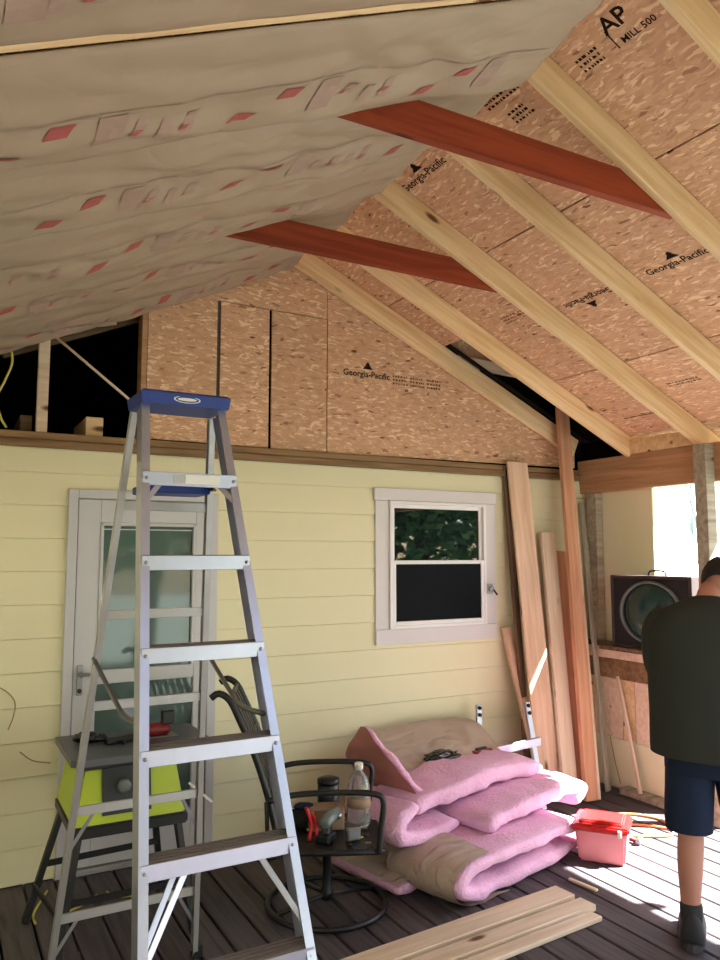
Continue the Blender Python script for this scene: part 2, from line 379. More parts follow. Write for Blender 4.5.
# print on the right gable panel
def gp(ob_parent, pts_matrix, width, flip=False, faint=None):
    """timber maker's print: wordmark with the tree triangle above"""
    t = ob('print', textmesh('Georgia-Pacific', width), 'ink', pts_matrix, ob_parent)
    h = width * .11
    tri = mesh([(-h, 0, 0), (h, 0, 0), (h * .25, h * .8, 0), (-h * .25, h * .8, 0), (0, h * 1.3, 0), (-h * .5, h * .75, 0), (h * .5, h * .75, 0)], [(0, 1, 2, 3), (5, 6, 4)], fix=False)
    ob('print_emblem', tri, 'ink', pts_matrix @ Matrix.Translation((width * .52, width * .15, .0004)), ob_parent)
def faint_rows(parent, m, w, rows=3, cols=3, mat='ink_faint', cell=None):
    """blurred block of small print: broken bars only"""
    vs, fs = [], []
    for r_ in range(rows):
        xx = 0
        while xx < w:
            d = random.uniform(.006, .018)
            y0 = -r_ * .026; vs0 = len(vs); hh = .014
            vs += [(xx, y0, 0), (xx + d, y0, 0), (xx + d, y0 + hh * random.uniform(.6, 1), 0), (xx, y0 + hh, 0)]
            fs.append((vs0, vs0 + 1, vs0 + 2, vs0 + 3)); xx += d + random.uniform(.003, .012)
    tag(ob('small_print', mesh(vs, fs, fix=False), mat, m, parent), kind='stuff')
gm = Matrix.Translation((2.305, -.0165, 2.875)) @ Matrix.Rotation(PI / 2, 4, 'X')
gp(gable, gm, .36)
for q, xx in enumerate((2.69, 2.83, 2.97)):
    faint_rows(gable, Matrix.Translation((xx, -.0165, 2.90)) @ Matrix.Rotation(PI / 2, 4, 'X'), .11, 3)

# attic behind the open bay
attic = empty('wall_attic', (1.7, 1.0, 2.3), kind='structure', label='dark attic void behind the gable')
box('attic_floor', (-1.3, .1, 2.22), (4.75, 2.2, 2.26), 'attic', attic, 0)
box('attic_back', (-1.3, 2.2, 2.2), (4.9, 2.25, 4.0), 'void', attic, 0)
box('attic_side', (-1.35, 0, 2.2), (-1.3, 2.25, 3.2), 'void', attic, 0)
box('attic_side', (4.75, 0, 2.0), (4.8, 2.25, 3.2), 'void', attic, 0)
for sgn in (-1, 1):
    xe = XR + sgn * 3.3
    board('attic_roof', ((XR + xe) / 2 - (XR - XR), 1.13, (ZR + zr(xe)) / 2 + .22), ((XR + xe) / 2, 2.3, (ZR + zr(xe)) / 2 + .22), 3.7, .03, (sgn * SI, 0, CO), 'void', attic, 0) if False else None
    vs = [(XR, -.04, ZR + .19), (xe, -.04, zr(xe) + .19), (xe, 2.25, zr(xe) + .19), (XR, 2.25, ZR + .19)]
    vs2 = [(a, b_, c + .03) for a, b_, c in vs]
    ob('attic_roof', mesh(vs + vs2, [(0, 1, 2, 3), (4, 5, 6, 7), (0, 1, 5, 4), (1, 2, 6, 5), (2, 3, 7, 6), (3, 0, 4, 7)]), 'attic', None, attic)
# things seen in the open bay
for q, ax in enumerate((.30, .72)):
    box('joist_end', (ax - .02 if q else .36, .05, 2.342), (ax + .075 if q else .42, .5, 2.46 if q else 2.44), 'pine' if q else 'old_wood', attic)
board('attic_rafter', (.25, .12, 2.80), (1.0, .12, 3.12), .09, .04, (0, 1, 0), 'old_wood', attic)
box('attic_stick', (.433, -.02, 2.342), (.490, .02, 2.90), 'pine_pale', gable)
tag(tube('attic_brace_wire', [(.455, -.045, 2.915), (.955, -.05, 2.53)], .008, 'pine_pale'), 'thin pale rod slanting across the dark attic opening', 'rod')
tag(tube('capped_pipe', smooth_path([(.66, .02, 2.985), (.75, .015, 2.995), (.84, .02, 3.02)]), .017, 'kraft'), 'short pale pipe end poking out below the paper ceiling', 'pipe')
pz = tube('pale_conduit', [(.05, -.03, 2.77), (.29, -.03, 2.81)], .014, 'pine_pale'); tag(pz, 'pale conduit end at the left edge of the attic opening', 'pipe')
tag(tube('hanging_cable', smooth_path([(.287, -.05, 2.80), (.30, -.055, 2.70), (.27, -.06, 2.60), (.235, -.06, 2.50), (.255, -.07, 2.40), (.285, -.075, 2.345)]), .006, 'yellowcord'), 'thin yellow cable hanging over the attic sill at the far left', 'cable')

# ------------------------------------------------------------------ ceiling, right slope: rafters, sheathing
ceil = empty('ceiling', (XR, -2.6, ZR), kind='structure', label='open porch roof framing with strand board sheathing')
def slope_m(x, y, off, sgn=1, rot=0):
    """frame on the roof plane: X toward the camera (-y), Y up the slope, Z down into the room"""
    X = V((0, -1, 0)); Y_ = V((-SI * 0 - CO * sgn, 0, SI)); Z_ = X.cross(Y_)
    m = Matrix((X, Y_, Z_)).transposed().to_4x4()
    if rot: m = m @ Matrix.Rotation(rot, 4, 'Z')
    m.translation = V((x, y, zr(x) + off)); return m
def rafter(y, sgn, x_end, mat='pine', par=None):
    d = .14; xa = XR + sgn * .02
    n = V((sgn * SI, 0, CO))
    p0 = V((xa, y, zr(xa))) + n * d / 2; p1 = V((x_end, y, zr(x_end))) + n * d / 2
    board('rafter', p0, p1, .038, d, n, mat, par or ceil)
for i, y in enumerate(RY):
    rafter(y, 1, 4.30 if i == 0 else XE - .02)
    rafter(LYS[i], -1, -1.1)
box('ridge_board', (XR - .019, YF, ZR - .0), (XR + .019, .0, ZR + .17), 'pine', ceil)
TH = .012
def sheet(xa, xb, ya, yb, sgn=1):
    m = slope_m((xa + xb) / 2, (ya + yb) / 2, DV + .004 + TH / 2 / CO, sgn)
    return ob('osb_panel', boxmesh(abs(ya - yb) - .008, abs(xb - xa) / CO - .008, TH, .0015, 'osb'), 'osb', m, ceil)
rows = [(XR + .01, 2.63), (2.63, 3.70), (3.70, XE)]
sheet(rows[0][0], rows[0][1], .0, RY[2]); A1 = sheet(rows[0][0], rows[0][1], RY[2], -3.42); sheet(rows[0][0], rows[0][1], -3.42, YF)
sheet(2.63, 3.10, .0, RY[1]); sheet(rows[1][0], rows[1][1], RY[1], RY[4]); sheet(rows[1][0], rows[1][1], RY[4], -3.98); sheet(rows[1][0], rows[1][1], -3.98, YF)
sheet(rows[2][0], rows[2][1], RY[1], RY[3]); sheet(rows[2][0], rows[2][1], RY[3], -3.42); sheet(rows[2][0], rows[2][1], -3.42, YF)
for ya, yb in ((.0, -2.325), (-2.325, YF)):
    sheet(XR - .01, .8, ya, yb, -1); sheet(.8, -1.1, ya, yb, -1)
for sgn, xe in ((1, XE), (-1, -1.1)):
    vs = []
    for dz in (.185, .20): vs += [(XR, .0, ZR + dz), (xe, .0, zr(xe) + dz), (xe, YF, zr(xe) + dz), (XR, YF, ZR + dz)]
    if sgn > 0:
        vs = []
        for dz in (.185, .20): vs += [(XR, RY[1], ZR + dz), (xe, RY[1], zr(xe) + dz), (xe, YF, zr(xe) + dz), (XR, YF, ZR + dz)]
    ob('roof_sun_cover', mesh(vs, [(0, 1, 2, 3), (4, 5, 6, 7), (0, 1, 5, 4), (1, 2, 6, 5), (2, 3, 7, 6), (3, 0, 4, 7)]), 'void', None, ceil)  # unseen cover added to stop sun leaking through the panel seams
vs = []
for dz in (.185, .20): vs += [(XR, .0, ZR + dz), (3.05, .0, zr(3.05) + dz), (3.05, RY[1], zr(3.05) + dz), (XR, RY[1], ZR + dz)]
ob('roof_sun_cover', mesh(vs, [(0, 1, 2, 3), (4, 5, 6, 7), (0, 1, 5, 4), (1, 2, 6, 5), (2, 3, 7, 6), (3, 0, 4, 7)]), 'void', None, ceil)  # same added sun cover, over the bay at the gable
# black tray added over the unsheathed bay to block the sky
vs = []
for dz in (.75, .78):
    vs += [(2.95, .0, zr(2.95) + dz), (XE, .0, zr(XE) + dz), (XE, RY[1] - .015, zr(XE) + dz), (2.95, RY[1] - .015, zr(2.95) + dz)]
ob('bay_dark_cover', mesh(vs, [(0, 1, 2, 3), (4, 5, 6, 7), (0, 1, 5, 4), (1, 2, 6, 5), (2, 3, 7, 6), (3, 0, 4, 7)]), 'void', None, ceil)
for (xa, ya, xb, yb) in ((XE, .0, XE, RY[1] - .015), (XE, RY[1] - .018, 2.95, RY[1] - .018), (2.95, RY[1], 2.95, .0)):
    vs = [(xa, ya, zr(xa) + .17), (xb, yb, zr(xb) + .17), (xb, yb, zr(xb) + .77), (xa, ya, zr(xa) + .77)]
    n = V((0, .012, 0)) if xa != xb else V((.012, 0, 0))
    ob('bay_dark_cover', mesh(vs + [tuple(V(v) + n) for v in vs], [(0, 1, 2, 3), (4, 5, 6, 7), (0, 1, 5, 4), (1, 2, 6, 5), (2, 3, 7, 6), (3, 0, 4, 7)]), 'void', None, ceil)
prism('bay_dark_cover', [(2.95, zr(2.95) + .06), (4.8, zr(4.8) + .06), (4.8, zr(4.8) + .77), (2.95, zr(2.95) + .77)], .02, .035, 'void', ceil)
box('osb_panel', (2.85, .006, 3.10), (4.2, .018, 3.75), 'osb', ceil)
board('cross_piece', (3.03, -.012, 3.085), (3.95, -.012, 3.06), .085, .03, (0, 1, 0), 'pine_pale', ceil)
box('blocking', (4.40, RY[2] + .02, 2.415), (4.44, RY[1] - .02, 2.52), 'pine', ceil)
box('blocking', (4.44, RY[1] + .02, 2.415), (4.48, .0, 2.56), 'void', ceil)  # dark filler added to plug a sky gap above the beam
# prints on the sheathing
o_ = DV + .0028
gp(ceil, slope_m(2.11, -1.115, o_), .375)
gp(ceil, slope_m(3.17, -1.79, o_), .36)
gp(ceil, slope_m(3.14, -1.55, o_, rot=PI), .36)
gp(ceil, slope_m(2.75, -.24, o_), .30)
faint_rows(ceil, slope_m(3.07, -.72, o_), .12, 3); faint_rows(ceil, slope_m(3.07, -.88, o_), .12, 3)
ob('print', textmesh('MILL 500', .15), 'ink', slope_m(2.165, -2.56, o_), ceil)
ob('print', textmesh('AP', .12), 'ink', slope_m(2.105, -2.525, o_), ceil)
faint_rows(ceil, slope_m(2.12, -2.36, o_), .10, 3, mat='ink')
faint_rows(ceil, slope_m(1.99, -2.34, o_), .30, 1, mat='ink')
faint_rows(ceil, slope_m(2.03, -1.90, o_), .20, 2, mat='ink'); faint_rows(ceil, slope_m(2.12, -1.95, o_), .10, 3, mat='ink')
faint_rows(ceil, slope_m(4.22, -.66, o_), .30, 1, mat='ink'); faint_rows(ceil, slope_m(3.98, -1.22, o_), .22, 2)
ob('print_rule', mesh([(0, 0, 0), (.006, 0, 0), (.006, .09, 0), (0, .09, 0)], [(0, 1, 2, 3)], fix=False), 'ink', slope_m(2.17, -2.53, o_), ceil)

# collar ties
for y, xa, z0, lab in ((RY[2] + .039, 2.63, 3.185, 'lower red-brown collar tie nearest the gable wall'), (RY[4] + .039, 2.64, 3.170, 'upper red-brown collar tie nearer the viewer')):
    h = .135; xb = XR + (ZR + .03 - z0) / K; xt = xb - h / K; xl = 2 * XR - xb - .12; xlt = xl + h / K
    n_ = 4; poly = [(xl, z0), (xb, z0), (xt, z0 + h), (xlt, z0 + h)]
    c = V((XR, y, z0 + h / 2)); me = mesh([(px_ - c.x, -.019, pz_ - c.z) for px_, pz_ in poly] + [(px_ - c.x, .019, pz_ - c.z) for px_, pz_ in poly], [(0, 1, 2, 3), (4, 5, 6, 7), (0, 1, 5, 4), (1, 2, 6, 5), (2, 3, 7, 6), (3, 0, 4, 7)])
    tag(ob('collar_tie', me, 'redwood', Matrix.Translation(c)), lab, 'collar tie', 'red collar ties')

# ------------------------------------------------------------------ left slope: kraft-faced batts
def batt_surface(i, y0, y1, amp):
    def f(s, v):
        """s metres down the slope, v 0..1 from the viewer's side to the wall side"""
        y = y0 + (y1 - y0) * v
        prof = amp * ((v / .88) ** 1.15 if v < .88 else math.cos((v - .88) / .12 * PI / 2) ** .7 if v < 1 else 0) * (1 + .3 * math.sin(1.9 * s + i * 2.1))
        w = noise.noise(V((s * 2.0 + i * 9, v * 2.2 + s * .9, i * 3.3))) * .020 + noise.noise(V((s * 6 + v * 5, v * 5 - s * 2, i * 5.1))) * .014
        w += abs(noise.noise(V((s * 1.6 - v * 2.4, v * 3.5 + s * 2.4, i * 7.7)))) * .034
        e = min(1, min(v, 1 - v) * 7) * .85 + .15
        dz = -.004 - prof - (w + .012) * e
        x = XR - s * CO
        return V((x, y, ZR - s * SI + dz))
    return f
bays = [(LYS[k + 1], LYS[k]) for k in range(6)]
labs = ['paper-faced insulation batt on the left roof slope in the bay nearest the gable wall',
        'second paper-faced ceiling batt from the gable wall, meeting the lower red collar tie',
        'third paper-faced ceiling batt from the gable wall, between the two red collar ties',
        'fourth paper-faced ceiling batt from the gable, ending behind the upper red collar tie',
        'fifth paper-faced ceiling batt with a pale rafter strip showing along its near edge',
        'paper-faced ceiling batt nearest the viewer along the top edge of the photo']
NS, NV = 110, 22; L = 3.2
for i, (ya, yb) in enumerate(bays):
    y0 = ya + (.022 if i == 4 else .001); y1 = yb - (.001 if i != 5 else .02)
    if i == 0: y1 = -.018
    f = batt_surface(i, y0, y1, .012 if i == 5 else .050)
    s0 = -.0
    root = empty('insulation_batt', ((f(1.5, .5)).x, (y0 + y1) / 2, f(1.5, .5).z), label=labs[i], cat='insulation', group='paper-faced batts on the left roof slope')
    vs, fs = [], []
    for a in range(NS + 1):
        s = .0 + L * a / NS
        for b_ in range(NV + 1): vs.append(f(s, b_ / NV))
        vs.append(V((XR - s * CO, y1, ZR - s * SI + .006 if False else ZR - s * SI - .0005))); vs.append(V((XR - s * CO, y0, ZR - s * SI - .0005)))
    m = NV + 3
    for a in range(NS):
        for b_ in range(m):
            c = (b_ + 1) % m; fs.append((a * m + b_, a * m + c, (a + 1) * m + c, (a + 1) * m + b_))
    fs.append(tuple(range(m))); fs.append(tuple(range(NS * m, (NS + 1) * m)))
    ob('kraft_facing', mesh(vs, fs, True), 'kraft', None, root)
    # draped print: solid red flags, faded blocks and a ruled line along the band
    def drape(name, polys, mat):
        vs, fs = [], []
        for poly in polys:
            o = len(vs)
            for s, v in poly: p = f(s, v); vs.append(p + V((0, 0, -.0028)))
            fs.append(tuple(range(o, o + len(poly))))
        if vs: tag(ob(name, mesh(vs, fs, fix=False), mat, None, root), kind='stuff')
    def quad(s, v, ds, dv, sk=0):
        out = []
        n = 5
        for q in range(n):
            for r_ in range(3):
                a, b2 = q / n, (q + 1) / n; c, d = r_ / 3, (r_ + 1) / 3
                out.append([(s + a * ds + c * sk, v + c * dv), (s + b2 * ds + c * sk, v + c * dv), (s + b2 * ds + d * sk, v + d * dv), (s + a * ds + d * sk, v + d * dv)])
        return out
    red, pale, ink = [], [], []
    s = .15 + .23 * (i % 3)
    vb = .47
    while s < L - .4:
        red += quad(s, vb + .05, .065, .085, .02); red += quad(s + .13, vb + .22, .065, .07, .03)
        for q in range(4):
            pale += quad(s + .34 + q * .075, vb + .10 + .03 * (q % 2), .035, .10 + .04 * random.random(), .01)
            if q % 2 == 0: red += quad(s + .35 + q * .075, vb + .16, .025, .04, .02)
        pale += quad(s - .14, vb + .03, .08, .26)
        s += .72 + random.uniform(-.05, .05)
    q = .05
    while q < L - .3:
        pale += quad(q, vb - .01, .12, .010); q += .13
    drape('red_print', red, 'redprint'); drape('faded_print', pale, 'pinkprint')

# ------------------------------------------------------------------ beam, posts, half wall on the right
tag(board('porch_beam', (4.445, .0, 2.285), (4.445, YF, 2.285), .255, .085, (1, 0, 0), 'beam'), 'long wooden header beam carrying the right-hand rafter ends', 'beam')
tag(box('porch_post', (4.305, -1.225, .002), (4.395, -1.135, 2.40), 'pine_grey'), 'grey upright post in front of the header beam, above the bowed man', 'post')
half = empty('wall_right', (4.45, -.5, 0), kind='structure', label='low side wall of the porch')
box('bottom_plate', (4.30, -.98, .002), (4.40, -.42, .042), 'pine_grey', half)
box('lower_panel', (4.402, -.98, .0), (4.43, .0, .35), 'siding', half)
n_b = 8
for q in range(n_b):
    w_ = .965 / n_b; y = -.01 - q * w_
    box('fence_board', (4.405 + .004 * (q % 2), y - w_ + .004, .352), (4.432, y - .003, .79), 'pine_pale' if q % 3 else 'pine', half)
box('rail', (4.385, -.98, .78), (4.43, -.0, .92), 'plate', half)
box('rail', (4.37, -.98, .925), (4.43, -.0, 1.005), 'pine_pale', half)
box('ledge', (4.22, -1.08, 1.006), (4.62, -.345, 1.036), 'old_wood', half)
box('ledge', (4.375, -.342, 1.006), (4.62, -.0, 1.036), 'old_wood', half)
box('outer_skin', (4.433, -.98, -.6), (4.46, 0, 1.0), 'siding', half)
box('side_panel', (4.475, -.65, 1.038), (4.50, .0, 2.20), 'siding', half)
box('stud', (4.40, -.185, 1.038), (4.47, -.085, 2.155), 'pine_grey', half)
tag(board('thin_batten', (4.385, -.36, .80), (4.31, -.60, .045), .028, .018, (1, 0, 0), 'pine_pale'), 'thin pale batten leaning against the low side wall', 'batten')
tag(tube('loose_wire', smooth_path([(4.395, -.26, .36), (4.392, -.30, .2), (4.38, -.36, .045)]), .003, 'browncord'), 'thin dark wire running down the yellow lower panel', 'wire')

# loudspeaker cabinet
sp_a = math.atan2(-.99, .10)
sp = empty('speaker_cabinet', (4.30, -.72, 1.038), label='dark brown square cabinet with a round green dome on the side ledge', cat='speaker')
push(Matrix.Translation((4.24, -.455, 1.038)) @ Matrix.Rotation(sp_a, 4, 'Z'))   # local X along the front, -Y faces the room
w_, h_, d_ = .63, .50, .15
for a, b_ in (((0, 0, 0), (.022, d_, h_)), ((w_ - .022, 0, 0), (w_, d_, h_)), ((.022, 0, 0), (w_ - .022, d_, .022)), ((.022, 0, h_ - .022), (w_ - .022, d_, h_))):
    box('side_board', a, b_, 'cabinet', sp)
box('baffle', (.022, .012, .022), (w_ - .022, .03, h_ - .022), 'grille', sp)
pc = Matrix.Translation((w_ / 2, .012, h_ / 2)) @ Matrix.Rotation(PI / 2, 4, 'X')
ob('rim', mesh(*(lambda n: ([((1.12 * (.205 + .011 * math.cos(b_))) * math.cos(a), (.205 + .011 * math.cos(b_)) * math.sin(a), .016 * math.sin(b_) + .008) for a in [2 * PI * q / n for q in range(n)] for b_ in [2 * PI * q / 8 for q in range(8)]],
    [(i * 8 + j, ((i + 1) % n) * 8 + j, ((i + 1) % n) * 8 + (j + 1) % 8, i * 8 + (j + 1) % 8) for i in range(n) for j in range(8)]))(40), True), 'rim', pc, sp)
ob('dome', lathe([(.205, .0), (.20, .012), (.17, .035), (.12, .055), (.06, .066), (.01, .069)], 36), 'cone', pc, sp)
ob('handle', tubemesh(smooth_path([(w_ / 2 - .07, .1, h_), (w_ / 2 - .05, .1, h_ + .03), (w_ / 2 + .05, .1, h_ + .03), (w_ / 2 + .07, .1, h_)]), .007), 'blackplastic', None, sp)
T.pop()

# outbuilding beyond the porch
ob_ = empty('neighbour_building', (7.5, 2.0, -.6), label='sunlit white-sided building beyond the side opening', cat='building')
box('wall', (4.95, 1.45, -.6), (8.02, 3.6, 3.4), 'siding_w', ob_, 0)
z = -.6; 
sm = mesh([(-1.55, 0, 0), (1.55, 0, 0), (1.55, .0, .43), (-1.55, .0, .43), (-1.55, -.03, 0), (1.55, -.03, 0), (1.55, -.008, .43), (-1.55, -.008, .43)], [(0, 1, 2, 3), (4, 5, 6, 7), (0, 1, 5, 4), (1, 2, 6, 5), (2, 3, 7, 6), (3, 0, 4, 7)])
for q in range(9): ob('siding_board', sm, 'siding_w', Matrix.Translation((6.49, 1.449, -.6 + q * .43 + .07)), ob_)
prism('roof', [(4.7, 3.4), (8.4, 3.4), (6.5, 4.6)], 1.1, 3.8, 'wood_dark', ob_)
tag(tube('leaning_pole', [(8.36, 1.28, -.6), (7.39, 1.37, 2.6)], .022, 'steel'), 'dark thin pole slanting outside beside the post', 'pole')
tag(box('sky_patch_panel', (7.56, 1.385, 1.9), (7.95, 1.41, 2.6), 'sky_blue'), 'pale blue panel standing in for the sky outside, behind the upright post', 'panel')  # flat blue panel added in place of a patch of sky

# ------------------------------------------------------------------ door
door = empty('door_1', ((DX0 + DX1) / 2, 0, 0), kind='structure', label='grey-white storm door with a tall glass pane')
for a, b_ in (((DX0, -.045, .0), (DX0 + .05, .002, DZ1)), ((DX1 - .05, -.045, .0), (DX1, .002, DZ1)), ((DX0 + .05, -.045, DZ1 - .05), (DX1 - .05, .002, DZ1))):
    box('door_frame', a, b_, 'doorpaint', door)
box('threshold', (DX0 + .05, -.06, .002), (DX1 - .05, .0, .03), 'alu_dull', door)
sx0, sx1 = DX0 + .054, DX1 - .054
gx0, gx1 = .785, 1.325
for a, b_ in (((sx0, -.034, .035), (gx0, .0, 1.985)), ((gx1, -.034, .035), (sx1, .0, 1.985)), ((gx0, -.034, 1.86), (gx1, .0, 1.985)), ((gx0, -.034, .98), (gx1, .0, 1.055)), ((gx0, -.034, .035), (gx1, .0, .25))):
    box('rail', a, b_, 'doorpaint', door)
box('pane', (gx0, -.012, 1.055), (gx1, -.006, 1.86), 'pane_door', door, 0)
box('pane', (gx0, -.012, .25), (gx1, -.006, .98), 'pane_door', door, 0)
for a, b_ in (((gx0, -.04, 1.055), (gx0 + .018, -.012, 1.86)), ((gx1 - .018, -.04, 1.055), (gx1, -.012, 1.86)), ((gx0, -.04, 1.842), (gx1, -.012, 1.86)), ((gx0 + .018, -.02, 1.82), (gx1 - .018, -.012, 1.826))):
    box('glazing_bead', a, b_, 'doorpaint', door)
hd = box('door_handle', (.685, -.044, .93), (.715, -.034, 1.09), 'steel', door)
ob('lever', tubemesh(smooth_path([(.70, -.044, 1.04), (.70, -.085, 1.04), (.73, -.09, 1.045), (.80, -.088, 1.035)]), .009), 'steel', None, hd)
ob('lock', lathe([(.012, 0), (.012, .012), (.008, .016)], 12), 'blackplastic', Matrix.Translation((.70, -.044, .955)) @ Matrix.Rotation(PI / 2, 4, 'X'), hd)

# ------------------------------------------------------------------ window
win = empty('window_1', ((WX0 + WX1) / 2, 0, WZ0), kind='structure', label='white double-hung window with wide flat trim')
box('head_trim', (WX0 - .01, -.040, WZ1 - .085), (WX1 + .005, .002, WZ1), 'trim', win)
box('sill_trim', (WX0, -.040, WZ0), (WX1 - .01, .002, WZ0 + .10), 'trim', win)
box('side_trim', (WX0, -.034, WZ0 + .10), (WX0 + .105, .002, WZ1 - .085), 'trim', win)
box('side_trim', (WX1 - .10, -.034, WZ0 + .10), (WX1 - .005, .002, WZ1 - .085), 'trim', win)
fx0, fx1, fz0, fz1 = WX0 + .105, WX1 - .10, WZ0 + .10, WZ1 - .085
for a, b_ in (((fx0, -.048, fz0), (fx0 + .022, .0, fz1)), ((fx1 - .022, -.048, fz0), (fx1, .0, fz1)), ((fx0 + .022, -.048, fz1 - .022), (fx1 - .022, .0, fz1)), ((fx0 + .022, -.048, fz0), (fx1 - .022, .0, fz0 + .022))):
    box('window_frame', a, b_, 'sash', win)
zm = 1.63
def sash(z0, z1, y, mat):
    s_ = empty('sash', ((fx0 + fx1) / 2, y, z0), parent=win)
    a, b_ = fx0 + .022, fx1 - .022; t = .026
    box('stile', (a, y, z0), (a + t, y + .02, z1), 'sash', s_); box('stile', (b_ - t, y, z0), (b_, y + .02, z1), 'sash', s_)
    box('rail', (a + t, y, z1 - t), (b_ - t, y + .02, z1), 'sash', s_); box('rail', (a + t, y, z0), (b_ - t, y + .02, z0 + t), 'sash', s_)
    box('pane', (a + t, y + .008, z0 + t), (b_ - t, y + .014, z1 - t), mat, s_, 0)
sash(zm - .012, fz1 - .022, -.026, 'pane'); sash(fz0 + .022, zm + .014, -.046, 'pane_screen')
sn = empty('window_latch_box', (3.475, -.05, 1.42), label='small silver and black bracket on the window right trim', cat='bracket')
box('body', (3.445, -.062, 1.405), (3.495, -.049, 1.475), 'alu_dull', sn, .004)
ob('dial', lathe([(.022, 0), (.022, .012), (.015, .018)], 16), 'steel', Matrix.Translation((3.47, -.0625, 1.44)) @ Matrix.Rotation(PI / 2, 4, 'X'), sn)
board('arm', (3.48, -.07, 1.445), (3.525, -.07, 1.395), .014, .008, (0, 1, 0), 'black', sn)

# ------------------------------------------------------------------ step ladder
LX, LY, LR = .75, -2.507, .012
S_, LEAN, ZT, HB, HT, RB, RWB, RWT = .278, .33, 2.222, .285, .150, 1.373, .301, .153
lad = empty('step_ladder', (LX, LY + .6, 0), LR, label='tall aluminium step ladder with a blue plastic top', cat='ladder')
push(Matrix.Translation((LX, LY, 0)) @ Matrix.Rotation(LR, 4, 'Z'))
hw = lambda z: HB + (HT - HB) * z / ZT
rhw = lambda t: RWT + (RWB - RWT) * t
RTOP = LEAN * ZT + .10
def rear(sd, z):
    t = 1 - z / ZT; return V((sd * rhw(t), RTOP + (RB - RTOP) * t, z))
def channel(name, p0, p1, w, d, side, mat, par, t=.0035, back=V((0, 1, 0))):
    """open C-section rail from p0 to p1: web faces outwards (side), flanges run back inwards"""
    p0, p1 = V(p0), V(p1); X = (p1 - p0).normalized(); Y_ = V((0, 1, 0)); Y_ = (Y_ - X * Y_.dot(X)).normalized(); Z_ = X.cross(Y_)
    if Z_.x * side < 0: Z_ = -Z_
    prof = [(0, 0), (w, 0), (w, -d), (w - t, -d), (w - t, -t), (t, -t), (t, -d), (0, -d)]
    vs = []
    for p in (p0, p1): vs += [p + Y_ * (a - w / 2) + Z_ * b_ for a, b_ in prof]
    n = len(prof); fs = [(i, (i + 1) % n, n + (i + 1) % n, n + i) for i in range(n)]
    fs += [(0, 1, 4, 5), (1, 2, 3, 4), (0, 5, 6, 7), (n, n + 5, n + 4, n + 1), (n + 1, n + 4, n + 3, n + 2), (n, n + 7, n + 6, n + 5)]
    return ob(name, mesh(vs, fs), mat, None, par)
for sd in (-1, 1):
    r_ = channel('front_rail', (sd * HB, .0, .02), (sd * HT, LEAN * ZT, ZT - .03), .066, .028, sd, 'alu', lad)
    box('foot', (sd * HB - .022, -.045, .0), (sd * HB + .022, .04, .06), 'blackplastic', r_)
    r2 = channel('rear_rail', rear(sd, .02), rear(sd, ZT - .03), .034, .022, sd, 'alu_dull', lad)
    p = rear(sd, 0); box('foot', (p.x - .02, p.y - .025, 0), (p.x + .02, p.y + .025, .05), 'blackplastic', r2)
for k in range(1, 8):
    z = S_ * k; w_ = hw(z) - .004; y = LEAN * z
    st = empty('step', (0, y, z), parent=lad)
    box('step_face', (-w_, y - .036, z - .036), (w_, y - .032, z + .010), 'alu', st, .001)
    if k < 7:
        box('tread', (-w_, y - .032, z + .004), (w_, y + .045, z + .010), 'tread', st, .001)
        for q in range(4): box('tread_groove', (-w_ + .004, y - .026 + q * .019, z + .010), (w_ - .004, y - .016 + q * .019, z + .0125), 'tread', st, 0)
        box('step_face', (-w_, y + .041, z - .03), (w_, y + .045, z + .004), 'alu', st, .001)
    for sd in (-1, 1):
        ob('rivet', lathe([(.006, 0), (.006, .003), (.002, .005)], 8), 'steel', Matrix.Translation((sd * (w_ - .012), y - .036, z - .012)) @ Matrix.Rotation(PI / 2, 4, 'X'), st)
# white label on the top spreader step
z = S_ * 7; y = LEAN * z
box('sticker', (-.02, y - .0375, z - .026), (.10, y - .0362, z + .004), 'white', lad, 0)
box('sticker', (-.062, y - .0375, z - .026), (-.022, y - .0362, z + .004), 'alu_dull', lad, 0)
# diagonal braces below the step nearest the bottom of view, top gussets
for (k, sd, dx, dz) in ((3, -1, .14, .24), (3, 1, .12, .22), (7, -1, .07, .10), (7, 1, .07, .10), (1, -1, .12, .2), (1, 1, .12, .2)):
    z = S_ * k; zz = z - dz
    board('brace', (sd * (hw(z) - dx), LEAN * z - .02, z - .02), (sd * (hw(zz) - .01), LEAN * zz - .025, zz), .018, .004, (0, 1, 0), 'alu', lad, .001)
    if k == 3 and sd < 0:
        board('brace', (-.10, LEAN * z + .045, z - .03), (-(hw(zz) - .02), LEAN * zz + .02, zz + .02), .018, .004, (0, 1, 0), 'alu', lad, .001)
# rear cross bars
for z in (.30, .72, 1.12, 1.46, 1.86):
    t = 1 - z / ZT; a = rear(-1, z); b_ = rear(1, z)
    board('rear_bar', a, b_, .034, .012, (0, 1, 0), 'alu_dull', lad, .001)
    if z in (.30, .72):
        board('rear_brace', a + V((.09, -.004, 0)), rear(-1, z - .16) + V((.01, -.004, 0)), .014, .004, (0, 1, 0), 'alu_dull', lad, .001)
        board('rear_brace', b_ + V((-.09, -.004, 0)), rear(1, z - .16) + V((-.01, -.004, 0)), .014, .004, (0, 1, 0), 'alu', lad, .001)
# spreaders
zsp = 1.18
for sd in (-1, 1):
    a = V((sd * (hw(zsp) - .03), LEAN * zsp, zsp)); c = rear(sd, zsp + .12); m_ = (a + c) / 2 + V((0, 0, -.05))
    tube('spreader', smooth_path([a, m_ + (a - m_) * .4 + V((0, 0, -.02)), m_, c]), .009, 'greytop', lad, 6)
